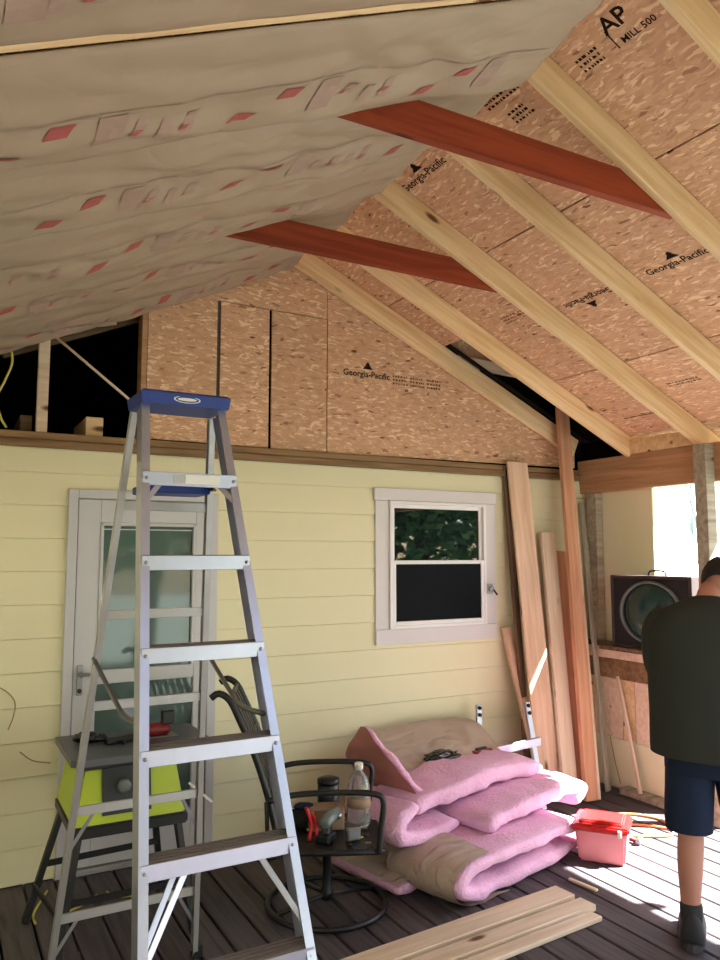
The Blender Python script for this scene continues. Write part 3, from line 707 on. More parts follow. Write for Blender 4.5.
# blue pail shelf folded at the back, blue top cap
zs = 1.86; box('pail_shelf', (-.135, LEAN * zs + .10, zs + .035), (.105, LEAN * zs + .26, zs + .062), 'blue', lad, .004)
board('pail_shelf_arm', (.09, LEAN * zs + .05, zs + .05), (.15, LEAN * zs + .2, zs + .06), .02, .012, (0, 0, 1), 'black', lad)
cy = LEAN * ZT + .045
capm = []
def cap_ring(z, ex, ey): return [(sx * (HT + ex), cy + sy * (.085 + ey), z) for sx, sy in ((-1, -1), (1, -1), (1, 1), (-1, 1))]
vs = cap_ring(ZT - .022, .004, .018) + cap_ring(ZT + .018, .010, .022) + cap_ring(ZT + .027, .000, .010)
fs = [(0, 1, 2, 3)[::-1], (8, 9, 10, 11)] + [(r_ * 4 + q, r_ * 4 + (q + 1) % 4, (r_ + 1) * 4 + (q + 1) % 4, (r_ + 1) * 4 + q) for r_ in range(2) for q in range(4)]
tc_ = ob('top_cap', mesh(vs, fs), 'blue', None, lad)
# oval emblem on the front lip of the cap
nv = 28; yy = cy - .1075
ov = [(.048 * math.cos(2 * PI * q / nv), .013 * math.sin(2 * PI * q / nv), 0) for q in range(nv)]
em = Matrix.Translation((.0, cy - .1065, ZT - .001)) @ Matrix.Rotation(PI / 2 - .06, 4, 'X')
ob('emblem', mesh(ov, [tuple(range(nv))], fix=False), 'white', em, tc_)
ob('emblem', mesh([(a * .88, b_ * .78, .0006) for a, b_, c in ov], [tuple(range(nv))], fix=False), 'blue', em, tc_)
ob('emblem', mesh([(a * .72, b_ * .45, .0012) for a, b_, c in ov], [tuple(range(nv))], fix=False), 'white', em, tc_)
T.pop()

# ------------------------------------------------------------------ table saw
saw = empty('table_saw', (.86, -.62, 0), label='lime green table saw with a grey top on black splayed legs', cat='table saw')
TX0, TX1, TY0, TY1, TZ = .545, 1.20, -.90, -.38, .80
bm = bmesh.new()
for (px_, py_) in ((TX0 + .03, TY0), (TX1 - .03, TY0), (TX1, TY0 + .03), (TX1, TY1), (TX0, TY1), (TX0, TY0 + .03)): bm.verts.new((px_, py_, TZ - .03))
f_ = bm.faces.new(bm.verts); e_ = bmesh.ops.extrude_face_region(bm, geom=[f_])
for v in [g for g in e_['geom'] if isinstance(g, bmesh.types.BMVert)]: v.co.z += .03
bmesh.ops.recalc_face_normals(bm, faces=bm.faces); me = bpy.data.meshes.new('top'); bm.to_mesh(me); bm.free()
ob('saw_table', me, 'greytop', None, saw)
box('table_lip', (TX0 + .02, TY0 + .005, TZ - .045), (TX1 - .02, TY0 + .03, TZ - .029), 'black', saw)
def frus(name, lo, hi, zl, zh, mat, par):
    vs = [(lo[0], lo[2], zl), (lo[1], lo[2], zl), (lo[1], lo[3], zl), (lo[0], lo[3], zl), (hi[0], hi[2], zh), (hi[1], hi[2], zh), (hi[1], hi[3], zh), (hi[0], hi[3], zh)]
    m = mesh(vs, [(0, 1, 2, 3), (4, 5, 6, 7), (0, 1, 5, 4), (1, 2, 6, 5), (2, 3, 7, 6), (3, 0, 4, 7)])
    b2 = bmesh.new(); b2.from_mesh(m); bmesh.ops.bevel(b2, geom=b2.edges[:], offset=.008, segments=2, affect='EDGES'); b2.to_mesh(m); b2.free()
    return ob(name, m, mat, None, par)
body = frus('body', (.555, 1.04, -.91, -.40), (.60, 1.00, -.865, -.42), .52, .755, 'lime', saw)
frus('base_tray', (.55, 1.05, -.915, -.395), (.55, 1.05, -.915, -.395), .475, .525, 'black', saw)
vs = [(.675, -.911, .56), (.885, -.911, .56), (.885, -.876, .75), (.675, -.876, .75)]
pn = ob('control_panel', mesh([*vs, *[(a, b_ + .02, c) for a, b_, c in vs]], [(0, 1, 2, 3), (4, 5, 6, 7), (0, 1, 5, 4), (1, 2, 6, 5), (2, 3, 7, 6), (3, 0, 4, 7)]), 'blackplastic', None, saw)
for cx_, cz_, r_, mt in ((.765, .675, .030, 'rim'), (.845, .70, .016, 'rim'), (.85, .655, .014, 'rim')):
    ob('dial', lathe([(r_, 0), (r_, .02), (r_ * .6, .026)], 18), mt, Matrix.Translation((cx_, -.893, cz_)) @ Matrix.Rotation(PI / 2, 4, 'X'), pn)
box('switch', (.73, -.905, .585), (.76, -.895, .61), 'lime', pn); box('switch', (.78, -.908, .575), (.86, -.90, .60), 'black', pn)
for (ax, ay, bx, by) in ((.585, -.88, .50, -.96), (.585, -.43, .43, -.46), (1.01, -.88, 1.08, -.93), (1.01, -.43, 1.08, -.36)):
    board('leg', (bx, by, .0), (ax, ay, .49), .045, .028, (1 if ax < .8 else -1, 0, .2), 'black', saw)
board('leg_brace', (.545, -.90, .22), (1.045, -.90, .22), .028, .014, (0, 1, 0), 'black', saw)
board('leg_brace', (.505, -.45, .24), (1.04, -.41, .24), .028, .014, (0, 1, 0), 'black', saw)
board('leg_brace', (.525, -.92, .16), (.46, -.46, .16), .028, .014, (1, 0, 0), 'black', saw)
# things lying on the saw
g1 = empty('work_glove', (.66, -.55, TZ), label='dark crumpled work glove at the left of the saw top', cat='glove')
def lump(n=28, m=14, r=(1, 1, 1), amp=.25, fr=2.2, seed=0, zmin=None):
    vs, fs = [], []
    for i in range(m + 1):
        for j in range(n):
            a = PI * i / m; b_ = 2 * PI * j / n
            p = V((math.sin(a) * math.cos(b_), math.sin(a) * math.sin(b_), math.cos(a)))
            k = 1 + amp * noise.noise(p * fr + V((seed, seed * 1.7, 0))) + amp * .5 * noise.noise(p * fr * 2.7 + V((seed, 0, 9)))
            q = V((p.x * r[0], p.y * r[1], p.z * r[2])) * k
            if zmin is not None: q.z = max(q.z, zmin)
            vs.append(q)
    for i in range(m):
        for j in range(n): fs.append((i * n + j, i * n + (j + 1) % n, (i + 1) * n + (j + 1) % n, (i + 1) * n + j))
    me = mesh(vs, fs, True); b2 = bmesh.new(); b2.from_mesh(me); bmesh.ops.remove_doubles(b2, verts=b2.verts, dist=1e-5); b2.to_mesh(me); b2.free(); return me
ob('palm', lump(r=(.06, .045, .025), seed=3, zmin=-.02), 'blackplastic', Matrix.Translation((.66, -.55, TZ + .02)), g1)
for q in range(4): tube('finger', [(.69, -.58 + q * .02, TZ + .016), (.75, -.60 + q * .028, TZ + .011)], [.012, .009], 'blackplastic', g1)
g2 = empty('circular_tool', (1.00, -.58, TZ), label='small dark red and black power tool on the saw top', cat='power tool')
ob('motor', lathe([(.03, 0), (.032, .02), (.032, .09), (.022, .11)], 16), 'redtool', Matrix.Translation((.93, -.60, TZ + .033)) @ Matrix.Rotation(PI / 2, 4, 'Y'), g2)
box('handle', (1.0, -.62, TZ + .055), (1.06, -.585, TZ + .12), 'blackplastic', g2, .006); box('shoe', (.90, -.64, TZ + .001), (1.07, -.55, TZ + .006), 'steel', g2, .001)
fence = empty('saw_fence_guard', (.80, -.66, TZ), label='dark plastic guard pieces near the middle of the saw top', cat='saw guard')
board('guard', (.73, -.66, TZ + .015), (.86, -.62, TZ + .015), .03, .028, (0, 0, 1), 'blackplastic', fence, .005); board('knob_bar', (.80, -.70, TZ + .008), (.83, -.60, TZ + .008), .012, .014, (0, 0, 1), 'black', fence)
tag(board('push_stick', (1.045, -.93, .655), (1.14, -.98, .57), .010, .006, (0, 1, 0), 'white'), 'thin white plastic strip slanting off the saw right side', 'strip')
for pts, lab in (([(.47, -.51, .006), (.475, -.40, .006), (.56, -.17, .006)], 'short yellow cord by the saw rear left foot'), ([(.60, -.47, .006), (.68, -.42, .006), (.77, -.34, .006)], 'yellow cord curving on the deck under the saw'), ([(.82, -.325, .006), (.85, -.40, .006), (.93, -.43, .006)], 'small yellow cord loop on the deck behind the ladder')):
    tag(tube('yellow_cord', smooth_path(pts), .006, 'yellowcord'), lab, 'cord', 'yellow cords under the saw')
tag(tube('wall_wire', smooth_path([(.20, -.03, 1.03), (.314, -.03, 1.0), (.382, -.03, .934), (.385, -.03, .86), (.36, -.03, .785)]), .0028, 'browncord'), 'thin brown wire looping out of the wall at the far left', 'wire')
tag(tube('wall_wire', smooth_path([(.421, -.03, .668), (.48, -.035, .62), (.569, -.03, .594)]), .0028, 'browncord'), 'short brown wire on the wall just left of the saw top', 'wire')

# ------------------------------------------------------------------ swivel patio chair
CX, CY, CR = 1.72, -.98, R(-24)
ch = empty('swivel_patio_chair', (CX, CY, 0), CR, label='black metal swivel patio chair loaded with tools', cat='chair')
push(Matrix.Translation((CX, CY, 0)) @ Matrix.Rotation(CR, 4, 'Z'))        # faces local +X
ob('base_ring', tubemesh([(.285 * math.cos(2 * PI * q / 40), .285 * math.sin(2 * PI * q / 40), .02) for q in range(40)], .014, 8, closed=True), 'black', None, ch)
for a in (0, PI / 2): tube('base_spoke', [(.285 * math.cos(a + .5), .285 * math.sin(a + .5), .022), (0, 0, .06), (-.285 * math.cos(a + .5), -.285 * math.sin(a + .5), .022)], .011, 'black', ch)
ob('swivel_post', lathe([(.035, .04), (.03, .07), (.022, .1), (.022, .27), (.06, .28), (.06, .30)], 16), 'black', None, ch)
SZ = .335
tube('seat_frame', [(-.23, -.24, SZ), (.23, -.25, SZ), (.25, -.22, SZ), (.25, .22, SZ), (.23, .25, SZ), (-.23, .24, SZ)], .014, 'black', ch, closed=True)
for q in range(6): board('seat_strap', (-.22 + q * .09, -.24, SZ + .008), (-.22 + q * .09, .24, SZ + .008), .06, .005, (0, 0, 1), 'black', ch, .001)
for q in range(5): board('seat_strap', (-.23, -.19 + q * .095, SZ + .004), (.24, -.19 + q * .095, SZ + .004), .05, .004, (0, 0, 1), 'black', ch, .001)
bp = lambda s, y: V((-.23 - .10 * s - .13 * s * s, y, SZ + .02 + .66 * s))
for y in (-.22, .22):
    pts = [bp(q / 8, y) for q in range(9)] + [bp(1, y) + V((-.05, 0, .03)), bp(1, y) + V((-.085, 0, .01))]
    tube('back_rail', smooth_path(pts, 3), .016, 'black', ch)
for s in (.05, .35, .7, 1.0): tube('back_crossbar', [bp(s, -.22), bp(s, .22)], .011, 'black', ch)
for q in range(5):
    y = -.15 + q * .075; pts = [bp(k / 8, y) for k in range(9)]
    for a, b_ in zip(pts[:-1], pts[1:]): pass
    vs, fs = [], []
    for p in pts: vs += [p + V((-.004, -.024, 0)), p + V((-.004, .024, 0)), p + V((.003, .024, 0)), p + V((.003, -.024, 0))]
    for k in range(8): fs += [(k * 4 + j, k * 4 + (j + 1) % 4, k * 4 + 4 + (j + 1) % 4, k * 4 + 4 + j) for j in range(4)]
    fs += [(0, 1, 2, 3), (32, 33, 34, 35)]
    ob('back_slat', mesh(vs, fs), 'black', None, ch)
for y in (-.265, .265):
    a0 = bp(.33, y)
    arm = tube('armrest', smooth_path([a0, V((-.15, y, .60)), V((.05, y, .605)), V((.20, y, .595)), V((.245, y, .56)), V((.235, y, .45)), V((.225, y, SZ))], 6), .014, 'black', ch)
    tube('arm_support', [V((-.24, y, .57)), V((-.285, y, .57)), V((-.275, y, SZ - .02)), V((-.22, y, SZ))], .010, 'black', arm)
T.pop()
# things on the chair
ct = SZ + .0135
bo = empty('water_jug', (1.895, -.98, ct), label='clear plastic jug with a white cap standing on the chair', cat='bottle')
push(Matrix.Translation((1.895, -.98, ct)))
ob('jug_body', lathe([(.04, 0), (.056, .004), (.058, .02), (.055, .05), (.058, .08), (.055, .11), (.058, .14), (.055, .17), (.056, .19), (.046, .225), (.028, .25), (.019, .258), (.018, .27)], 24), 'bottle', None, bo)
ob('cap', lathe([(.022, .268), (.022, .295), (.018, .299)], 18), 'cap_w', None, bo)
ob('label_band', lathe([(.0592, .09), (.0592, .135)], 24), 'tanbox', None, bo)
T.pop()
mg = empty('dark_canister', (1.815, -.80, ct), label='squat black canister behind the jug on the chair', cat='canister')
push(Matrix.Translation((1.815, -.80, ct)))
ob('canister_body', lathe([(.05, 0), (.055, .01), (.055, .16), (.05, .165)], 20), 'blackplastic', None, mg); ob('lid', lathe([(.057, .165), (.057, .188), (.03, .198)], 20), 'black', None, mg)
T.pop()
rt = empty('red_pliers', (1.60, -1.06, ct), label='red-handled pliers sticking up at the left of the chair seat', cat='pliers')
tube('grip', smooth_path([(1.585, -1.06, ct + .005), (1.60, -1.055, ct + .07), (1.575, -1.05, ct + .15)]), [.010] * 17, 'red', rt); tube('grip', smooth_path([(1.62, -1.07, ct + .005), (1.625, -1.06, ct + .06), (1.605, -1.05, ct + .12)]), [.010] * 17, 'red', rt)
dr = empty('cordless_drill', (1.70, -1.06, ct), label='grey and black cordless drill lying among the tools on the chair', cat='drill')
push(Matrix.Translation((1.70, -1.06, ct)) @ Matrix.Rotation(.7, 4, 'Z'))
ob('motor_body', lathe([(.02, 0), (.03, .01), (.032, .1), (.024, .12), (.016, .13), (.016, .165), (.008, .175)], 18), 'rim', Matrix.Translation((-.09, 0, .085)) @ Matrix.Rotation(PI / 2 - .1, 4, 'Y'), dr)
board('handle', (-.03, 0, .08), (-.05, 0, .02), .034, .04, (1, 0, 0), 'blackplastic', dr, .006); box('battery', (-.10, -.035, .0), (-.01, .035, .035), 'blackplastic', dr, .006)
ob('chuck', lathe([(.016, 0), (.016, .04), (.008, .05)], 14), 'steel', Matrix.Translation((.075, 0, .068)) @ Matrix.Rotation(PI / 2 - .1, 4, 'Y'), dr)
T.pop()
tp = empty('tape_measure', (1.77, -1.15, ct), label='small silver tape measure at the front of the chair seat', cat='tape measure')
push(Matrix.Translation((1.77, -1.15, ct)))
box('case', (-.035, -.02, 0), (.035, .02, .06), 'steel', tp, .008); box('tape_hook', (.035, -.008, .004), (.055, .008, .008), 'yellowcord', tp, 0); T.pop()
bx_ = tag(ob('parts_carton', boxmesh(.17, .12, .10, .004, 'tanbox'), 'tanbox', Matrix.Translation((1.735, -.93, ct + .051)) @ Matrix.Rotation(-.3, 4, 'Z')), 'tan cardboard carton in the middle of the chair seat', 'carton')
cb = empty('coiled_hardware', (1.66, -.86, ct), label='dull green crumpled pouch behind the drill on the chair', cat='pouch')
ob('pouch', lump(r=(.07, .05, .05), seed=8, zmin=-.045), 'shirt', Matrix.Translation((1.64, -.87, ct + .046)), cb)
ob('flap', lump(r=(.05, .04, .012), seed=12), 'shorts', Matrix.Translation((1.64, -.875, ct + .10)), cb)

# ------------------------------------------------------------------ pile of pink insulation
def slab(path, wdir, width, thick, seed, n=26, amp=.012, taper=True, wt=1):
    """soft batt swept along path; returns (mesh verts/faces, frames)"""
    pts = smooth_path(path, n); vs, fs, fr = [], [], []
    wd = V(wdir).normalized(); nc = 28; N = len(pts)
    for i, p in enumerate(pts):
        t = (pts[min(i + 1, N - 1)] - pts[max(i - 1, 0)]).normalized()
        nn = t.cross(wd).normalized(); w2 = nn.cross(t).normalized()
        e = min(i, N - 1 - i) / 3.0; k = math.sqrt(max(0, 1 - (1 - min(1, e)) ** 2)) if taper else 1
        k = .55 + .45 * k
        wk = 1 - (1 - wt) * i / (N - 1)
        fr.append((p, t, w2, nn, k, wk))
        for j in range(nc):
            a = 2 * PI * j / nc; c, s = math.cos(a), math.sin(a)
            x_ = math.copysign(abs(c) ** .35, c) * width / 2 * wk; z_ = math.copysign(abs(s) ** .55, s) * thick / 2 * k
            q = p + w2 * x_ + nn * z_
            d = noise.noise(q * 4.2 + V((seed, 1, 0))) * amp * 1.1 + noise.noise(q * 9 + V((seed, 0, 0))) * amp + noise.noise(q * 21 + V((0, seed, 0))) * amp * .6
            q = q + (w2 * c + nn * s) * d
            vs.append(q)
    for i in range(N - 1):
        for j in range(nc): fs.append((i * nc + j, i * nc + (j + 1) % nc, (i + 1) * nc + (j + 1) % nc, (i + 1) * nc + j))
    fs.append(tuple(range(nc))[::-1]); fs.append(tuple(range((N - 1) * nc, N * nc)))
    return mesh(vs, fs, True), fr
def facing(fr, width, thick, side, seed, over=.01, wr=.008):
    """paper sheet on one broad side of a batt"""
    vs, fs = [], []; m = 14
    for i, (p, t, w2, nn, k, wk) in enumerate(fr):
        for j in range(m + 1):
            u = j / m * 2 - 1
            q = p + w2 * u * (width / 2 * wk + over) + nn * side * (thick / 2 * k * (1 - .25 * abs(u) ** 4) + .012 + wr * .7)
            q = q + nn * side * (noise.noise(q * 6 + V((seed, 3, 0))) * wr + noise.noise(V((q.x * 16, q.y * 5, q.z * 16 + seed))) * wr * .6)
            vs.append(q)
    nb = len(vs)
    for i, (p, t, w2, nn, k, wk) in enumerate(fr):
        for j in range(m + 1): vs.append(vs[i * (m + 1) + j] - nn * side * .002)
    M_ = m + 1; N = len(fr)
    for i in range(N - 1):
        for j in range(m):
            a = i * M_ + j; fs.append((a, a + 1, a + M_ + 1, a + M_)); fs.append((nb + a, nb + a + M_, nb + a + M_ + 1, nb + a + 1))
    return mesh(vs, fs, True)
def batt(label, path, wdir, width, thick, seed, paper=None, side=1, n=9, over=.01, amp=.012, wr=.008, part=None, wt=1):
    me, fr = slab(path, wdir, width, thick, seed, n, amp, wt=wt)
    p = [V(q) for q in path]; c = sum(p, V()) / len(p)
    r_ = empty('insulation_batt', (c.x, c.y, min(q.z for q in p) - thick / 2), label=label, cat='insulation', group='pile of pink insulation')
    ob('wool', me, 'pinkwool', None, r_)
    if paper: ob('kraft_facing', facing(fr[part[0]:part[1]] if part else fr, width, thick, side, seed, over, wr), paper, None, r_)
    return r_
wd = V((-.27, .96, 0))
batt('flat paper-faced batt on the deck at the bottom left of the pink pile', [(1.99, -.84, .042), (2.25, -.78, .042), (2.6, -.68, .042), (2.95, -.58, .042)], wd, .54, .07, 1, 'kraft_tan', 1)
batt('folded pink batt at the bottom front with tan paper round its left fold',
     [(3.22, -.87, .155), (2.86, -.97, .17), (2.51, -1.07, .18), (2.28, -1.125, .175), (2.18, -1.145, .118), (2.27, -1.125, .06), (2.51, -1.065, .05), (2.86, -.97, .05), (3.22, -.86, .05)], wd, .46, .085, 2, 'kraft_tan', -1, n=7, over=-.012, part=(17, 44))
batt('folded pink batt in the middle of the pile with a rounded sunlit right end',
     [(2.54, -.93, .262), (2.85, -.85, .285), (3.15, -.76, .29), (3.40, -.69, .275), (3.50, -.66, .235), (3.42, -.685, .195)], wd, .40, .10, 3, None, n=8, amp=.018)
batt('long pink batt lying across the top of the pile',
     [(2.20, -.82, .355), (2.42, -.765, .385), (2.75, -.68, .41), (3.05, -.60, .40), (3.30, -.53, .36)], wd, .34, .115, 4, None, n=8, amp=.018)
batt('pink batt folded down at the left end of the pile below the top one',
     [(2.14, -.86, .40), (2.03, -.90, .35), (2.05, -.90, .275), (2.22, -.86, .25), (2.45, -.80, .26)], wd, .40, .08, 5, None, n=7)
batt('pink-brown paper-faced batt end standing up at the left of the pile',
     [(2.40, -.66, .36), (2.28, -.68, .43), (2.20, -.66, .53), (2.15, -.62, .61), (2.12, -.56, .66)], V((-.35, .93, .1)), .46, .055, 6, 'kraft_red', 1, n=7, over=.02, amp=.02, wr=.02, wt=.35)
batt('batt with crumpled grey-tan paper along the back of the pile by the wall',
     [(2.38, -.34, .40), (2.60, -.335, .43), (2.88, -.32, .44), (3.10, -.30, .43), (3.27, -.29, .38)], V((-.05, .86, .42)), .40, .11, 9, 'kraft_tan', 1, n=8, over=.03, wr=.022)
batt('flat pink batt under the paper-covered one at the back of the pile',
     [(2.25, -.40, .20), (2.6, -.37, .21), (2.95, -.34, .21), (3.22, -.31, .20)], V((-.05, .99, 0)), .40, .22, 10, None, n=8)
tag(ob('black_plastic_bag', lump(n=36, m=20, r=(.13, .07, .04), amp=.4, fr=2.6, seed=21), 'bag', Matrix.Translation((2.74, -.48, .455)) @ Matrix.Rotation(.15, 4, 'Z')), 'shiny black plastic bag crumpled on top of the pink pile', 'bag')
rc = empty('dark_red_tool_case', (3.08, -.44, .41), label='dark red tool lying on the pile beside the black bag', cat='tool')
board('case', (2.98, -.47, .435), (3.16, -.42, .43), .07, .05, (0, 0, 1), 'redtool', rc, .012); board('case_handle', (3.02, -.46, .465), (3.12, -.43, .46), .02, .016, (0, 0, 1), 'blackplastic', rc, .004)

# folded aluminium step stool behind the pile
stl = empty('aluminium_sawhorse', (3.48, -.27, 0), label='pale aluminium folding stand between the pile and the leaning boards', cat='stand')
for a, b_ in (((3.28, -.16, .0), (3.295, -.13, .66)), ((3.60, -.42, .0), (3.575, -.30, .68))):
    lg = board('leg', a, b_, .042, .02, (0, 1, 0), 'alu', stl); p0, p1 = V(a), V(b_)
    for s in (.90, .97):
        c = p0 + (p1 - p0) * s; ob('bolt', lathe([(.013, 0), (.013, .01), (.006, .016)], 12), 'black', Matrix.Translation(c + V((.0, -.011, 0))) @ Matrix.Rotation(PI / 2, 4, 'X'), lg)
board('cross_bar', (3.14, -.36, .40), (3.60, -.40, .44), .055, .02, (0, 1, .1), 'alu', stl)
board('cross_bar', (3.285, -.15, .25), (3.60, -.37, .22), .035, .02, (.5, .8, 0), 'alu', stl)

# ------------------------------------------------------------------ leaning boards
def lean(label, top, bot, width, thick, zdir, mat): tag(board('leaning_board', bot, top, width, thick, zdir, mat), label, 'board', 'boards leaning in the corner')
lean('wide pale board leaning beside the window, topping the siding', (3.725, -.072, 2.365), (3.735, -.34, .012), .19, .019, (0, 1, 0), 'pine_pink')
lean('dark narrow edge of a board behind the wide pale one', (3.645, -.04, 2.32), (3.66, -.22, .012), .05, .03, (0, 1, 0), 'old_wood')
lean('medium pale board with square top, second right of the wide one', (3.99, -.085, 1.845), (3.86, -.40, .012), .13, .03, (0, 1, 0), 'pine_pale')
lean('rosy brown wide board cut off at mid height in the corner', (4.12, -.075, 1.71), (3.95, -.36, .012), .15, .02, (0, 1, 0), 'pine_rose')
lean('tallest board in the corner, reaching past the header beam', (4.135, -.125, 2.80), (3.985, -.46, .012), .11, .036, (0, 1, 0), 'pine_rose')
lean('slim pale strip drawn as the bright right edge of the tallest board', (4.215, -.14, 2.16), (4.05, -.465, .012), .028, .03, (0, 1, 0), 'pine_pale')  # separate strip painted pale for the tall board's bright thin side
lean('weathered grey board with nail holes leaning nearest the side wall', (4.345, -.09, 2.08), (4.255, -.36, .012), .075, .022, (-.5, 1, 0), 'pine_grey')
lean('short pale board leaning low, left of the wide one', (3.61, -.048, 1.16), (3.72, -.33, .012), .075, .035, (0, 1, 0), 'pine_pink')

# ------------------------------------------------------------------ lumber on the deck
def lum(label, a, b_, w_, t_, z0=.002, mat='pine_pale'):
    tag(board('lumber_board', (a[0], a[1], z0 + t_ / 2), (b_[0], b_[1], z0 + t_ / 2), w_, t_, (0, 0, 1), mat), label, 'board', 'boards lying on the deck')
lum('widest pale board on the deck, nearest the pink pile', (.95, -1.62, 0), (2.79, -1.465, 0), .125, .036)
lum('middle pale board of those lying on the deck', (.98, -1.745, 0), (2.81, -1.598, 0), .095, .03)
lum('nearest and narrowest pale board lying on the deck', (1.0, -1.845, 0), (2.76, -1.698, 0), .07, .022)
tag(board('wood_offcut', (2.95, -1.325, .008), (2.975, -1.495, .008), .022, .012, (0, 0, 1), 'pine_pale'), 'small pale wood offcut on the deck in front of the red bin', 'offcut')

# ------------------------------------------------------------------ red bin, cord, tool
bn = empty('red_lidded_bin', (3.30, -1.20, 0), label='pink plastic bin with a bright red lid beside the pile', cat='bin')
push(Matrix.Translation((3.34, -1.19, 0)) @ Matrix.Rotation(R(-52), 4, 'Z') @ Matrix.Scale(1.06, 4))
def frl(name, l0, w0, l1, w1, z0, z1, mat, par, bv=.012):
    vs = [(-l0, -w0, z0), (l0, -w0, z0), (l0, w0, z0), (-l0, w0, z0), (-l1, -w1, z1), (l1, -w1, z1), (l1, w1, z1), (-l1, w1, z1)]
    m = mesh(vs, [(0, 1, 2, 3), (4, 5, 6, 7), (0, 1, 5, 4), (1, 2, 6, 5), (2, 3, 7, 6), (3, 0, 4, 7)])
    b2 = bmesh.new(); b2.from_mesh(m); bmesh.ops.bevel(b2, geom=b2.edges[:], offset=bv, segments=2, affect='EDGES'); b2.to_mesh(m); b2.free()
    return ob(name, m, mat, None, par)
frl('bin_body', .115, .10, .13, .115, .003, .17, 'pinkbin', bn)
frl('lid', .142, .127, .140, .125, .165, .195, 'red', bn, .008)
frl('lid_panel', .115, .10, .105, .09, .194, .21, 'red', bn, .006)
box('latch', (.085, -.135, .15), (.105, -.122, .185), 'cap_w', bn, .003)
T.pop()
tag(tube('extension_cord', smooth_path([(3.50, -.60, .008), (3.75, -.70, .008), (4.0, -.76, .008), (4.10, -.95, .008), (3.95, -1.15, .008), (3.72, -1.05, .008), (3.62, -.92, .008), (3.70, -.84, .008), (3.95, -.98, .008), (4.08, -1.25, .008)]), .008, 'orange'), 'orange extension cord coiled on the deck right of the bin', 'cord')
hm = empty('red_handled_hammer', (3.62, -.98, 0), label='dark red handled hammer lying on the sunlit deck', cat='hammer')
tube('handle', [(3.63, -.93, .02), (3.64, -1.02, .02), (3.66, -1.13, .018)], [.014, .018, .013], 'redtool', hm); board('hammer_head', (3.64, -1.165, .02), (3.70, -1.135, .02), .03, .03, (0, 0, 1), 'steel', hm, .005)

# ------------------------------------------------------------------ person
PF = math.atan2(.52, .85)                # facing
per = empty('person', (3.02, -2.16, 0), PF, label='man seen from behind with bowed head, dark olive shirt and navy shorts', cat='person')
push(Matrix.Translation((3.02, -2.16, 0)) @ Matrix.Rotation(PF, 4, 'Z'))      # faces local +X, left is +Y
def skin_body():
    vs, es, rr = [], [], []
    def add(p, r, par=None):
        vs.append(p); rr.append(r if isinstance(r, tuple) else (r, r)); i = len(vs) - 1
        if par is not None: es.append((par, i))
        return i
    pel = add((0, 0, .88), (.115, .15)); wai = add((.0, 0, 1.06), (.105, .14), pel); chs = add((.015, 0, 1.27), (.115, .155), wai)
    nk0 = add((.05, 0, 1.44), (.075, .10), chs); nk = add((.095, 0, 1.50), .058, nk0); hd_ = add((.145, -.035, 1.545), .062, nk)
    for sd in (1, -1):
        hp = add((0, sd * .095, .80), .088, pel)
        fx = .0 if sd > 0 else .10
        kn = add((.02 + fx, sd * (.105 if sd > 0 else .135), .48), (.060, .060), hp); cf = add((-.018 + fx, sd * (.11 if sd > 0 else .15), .34), (.066, .060), kn); an = add((-.03 + fx, sd * (.115 if sd > 0 else .165), .10), .036, cf)
        hl = add((-.04 + fx, sd * (.115 if sd > 0 else .165), .05), .036, an); to = add((.10 + fx, sd * (.125 if sd > 0 else .175), .035), .03, an)
        sh = add((.03, sd * .180, 1.395), .062, chs); el = add((.10, sd * .215, 1.13), .044, sh); wr_ = add((.28, sd * .12, 1.07), .029, el)
        pm = add((.34, sd * .095, 1.055), (.020, .036), wr_)
        for q, (dy, ln) in enumerate(((-.030, .062), (-.010, .072), (.010, .068), (.029, .055))):
            b0 = add((.375, sd * .085 - dy * .9, 1.052), .0095, pm); b1 = add((.375 + ln * .6, sd * .078 - dy, 1.040), .0088, b0); add((.375 + ln * .85, sd * .070 - dy, 1.010), .008, b1)
        t0 = add((.335, sd * .055, 1.062), .0105, pm); add((.37, sd * .030, 1.055), .009, t0)
    me = bpy.data.meshes.new('body'); me.from_pydata(vs, es, []); o = ob('body', me, 'skin', None, per)
    sk = o.modifiers.new('skin', 'SKIN'); sk.use_smooth_shade = True
    for i, r in enumerate(rr): o.data.skin_vertices[0].data[i].radius = r; o.data.skin_vertices[0].data[i].use_root = (i == 0)
    sb = o.modifiers.new('sub', 'SUBSURF'); sb.levels = 2; sb.render_levels = 2
    return o
skin_body()
def loft(rings, n=28, amp=.006, fr=5, caps=(False, False), thick=0):
    vs, fs = [], []
    for k, (c, rx, ry, tilt) in enumerate(rings):
        for j in range(n):
            a = 2 * PI * j / n; p = V((rx * math.cos(a), ry * math.copysign(abs(math.sin(a)) ** .85, math.sin(a)), 0))
            p = Matrix.Rotation(tilt, 3, 'Y') @ p + V(c)
            d = noise.noise(p * fr) * amp + abs(noise.noise(V((p.x * 3, p.y * 3, p.z * 11)))) * amp
            p = p + V((math.cos(a), math.sin(a), 0)) * d
            vs.append(p)
    for k in range(len(rings) - 1):
        for j in range(n): fs.append((k * n + j, k * n + (j + 1) % n, (k + 1) * n + (j + 1) % n, (k + 1) * n + j))
    if caps[0]: fs.append(tuple(range(n))[::-1])
    if caps[1]: fs.append(tuple(range((len(rings) - 1) * n, len(rings) * n)))
    return mesh(vs, fs, True)
def cloth(name, rings, mat, par, **k):
    o = ob(name, loft(rings, **k), mat, None, par); s = o.modifiers.new('sub', 'SUBSURF'); s.levels = 1; s.render_levels = 1; return o
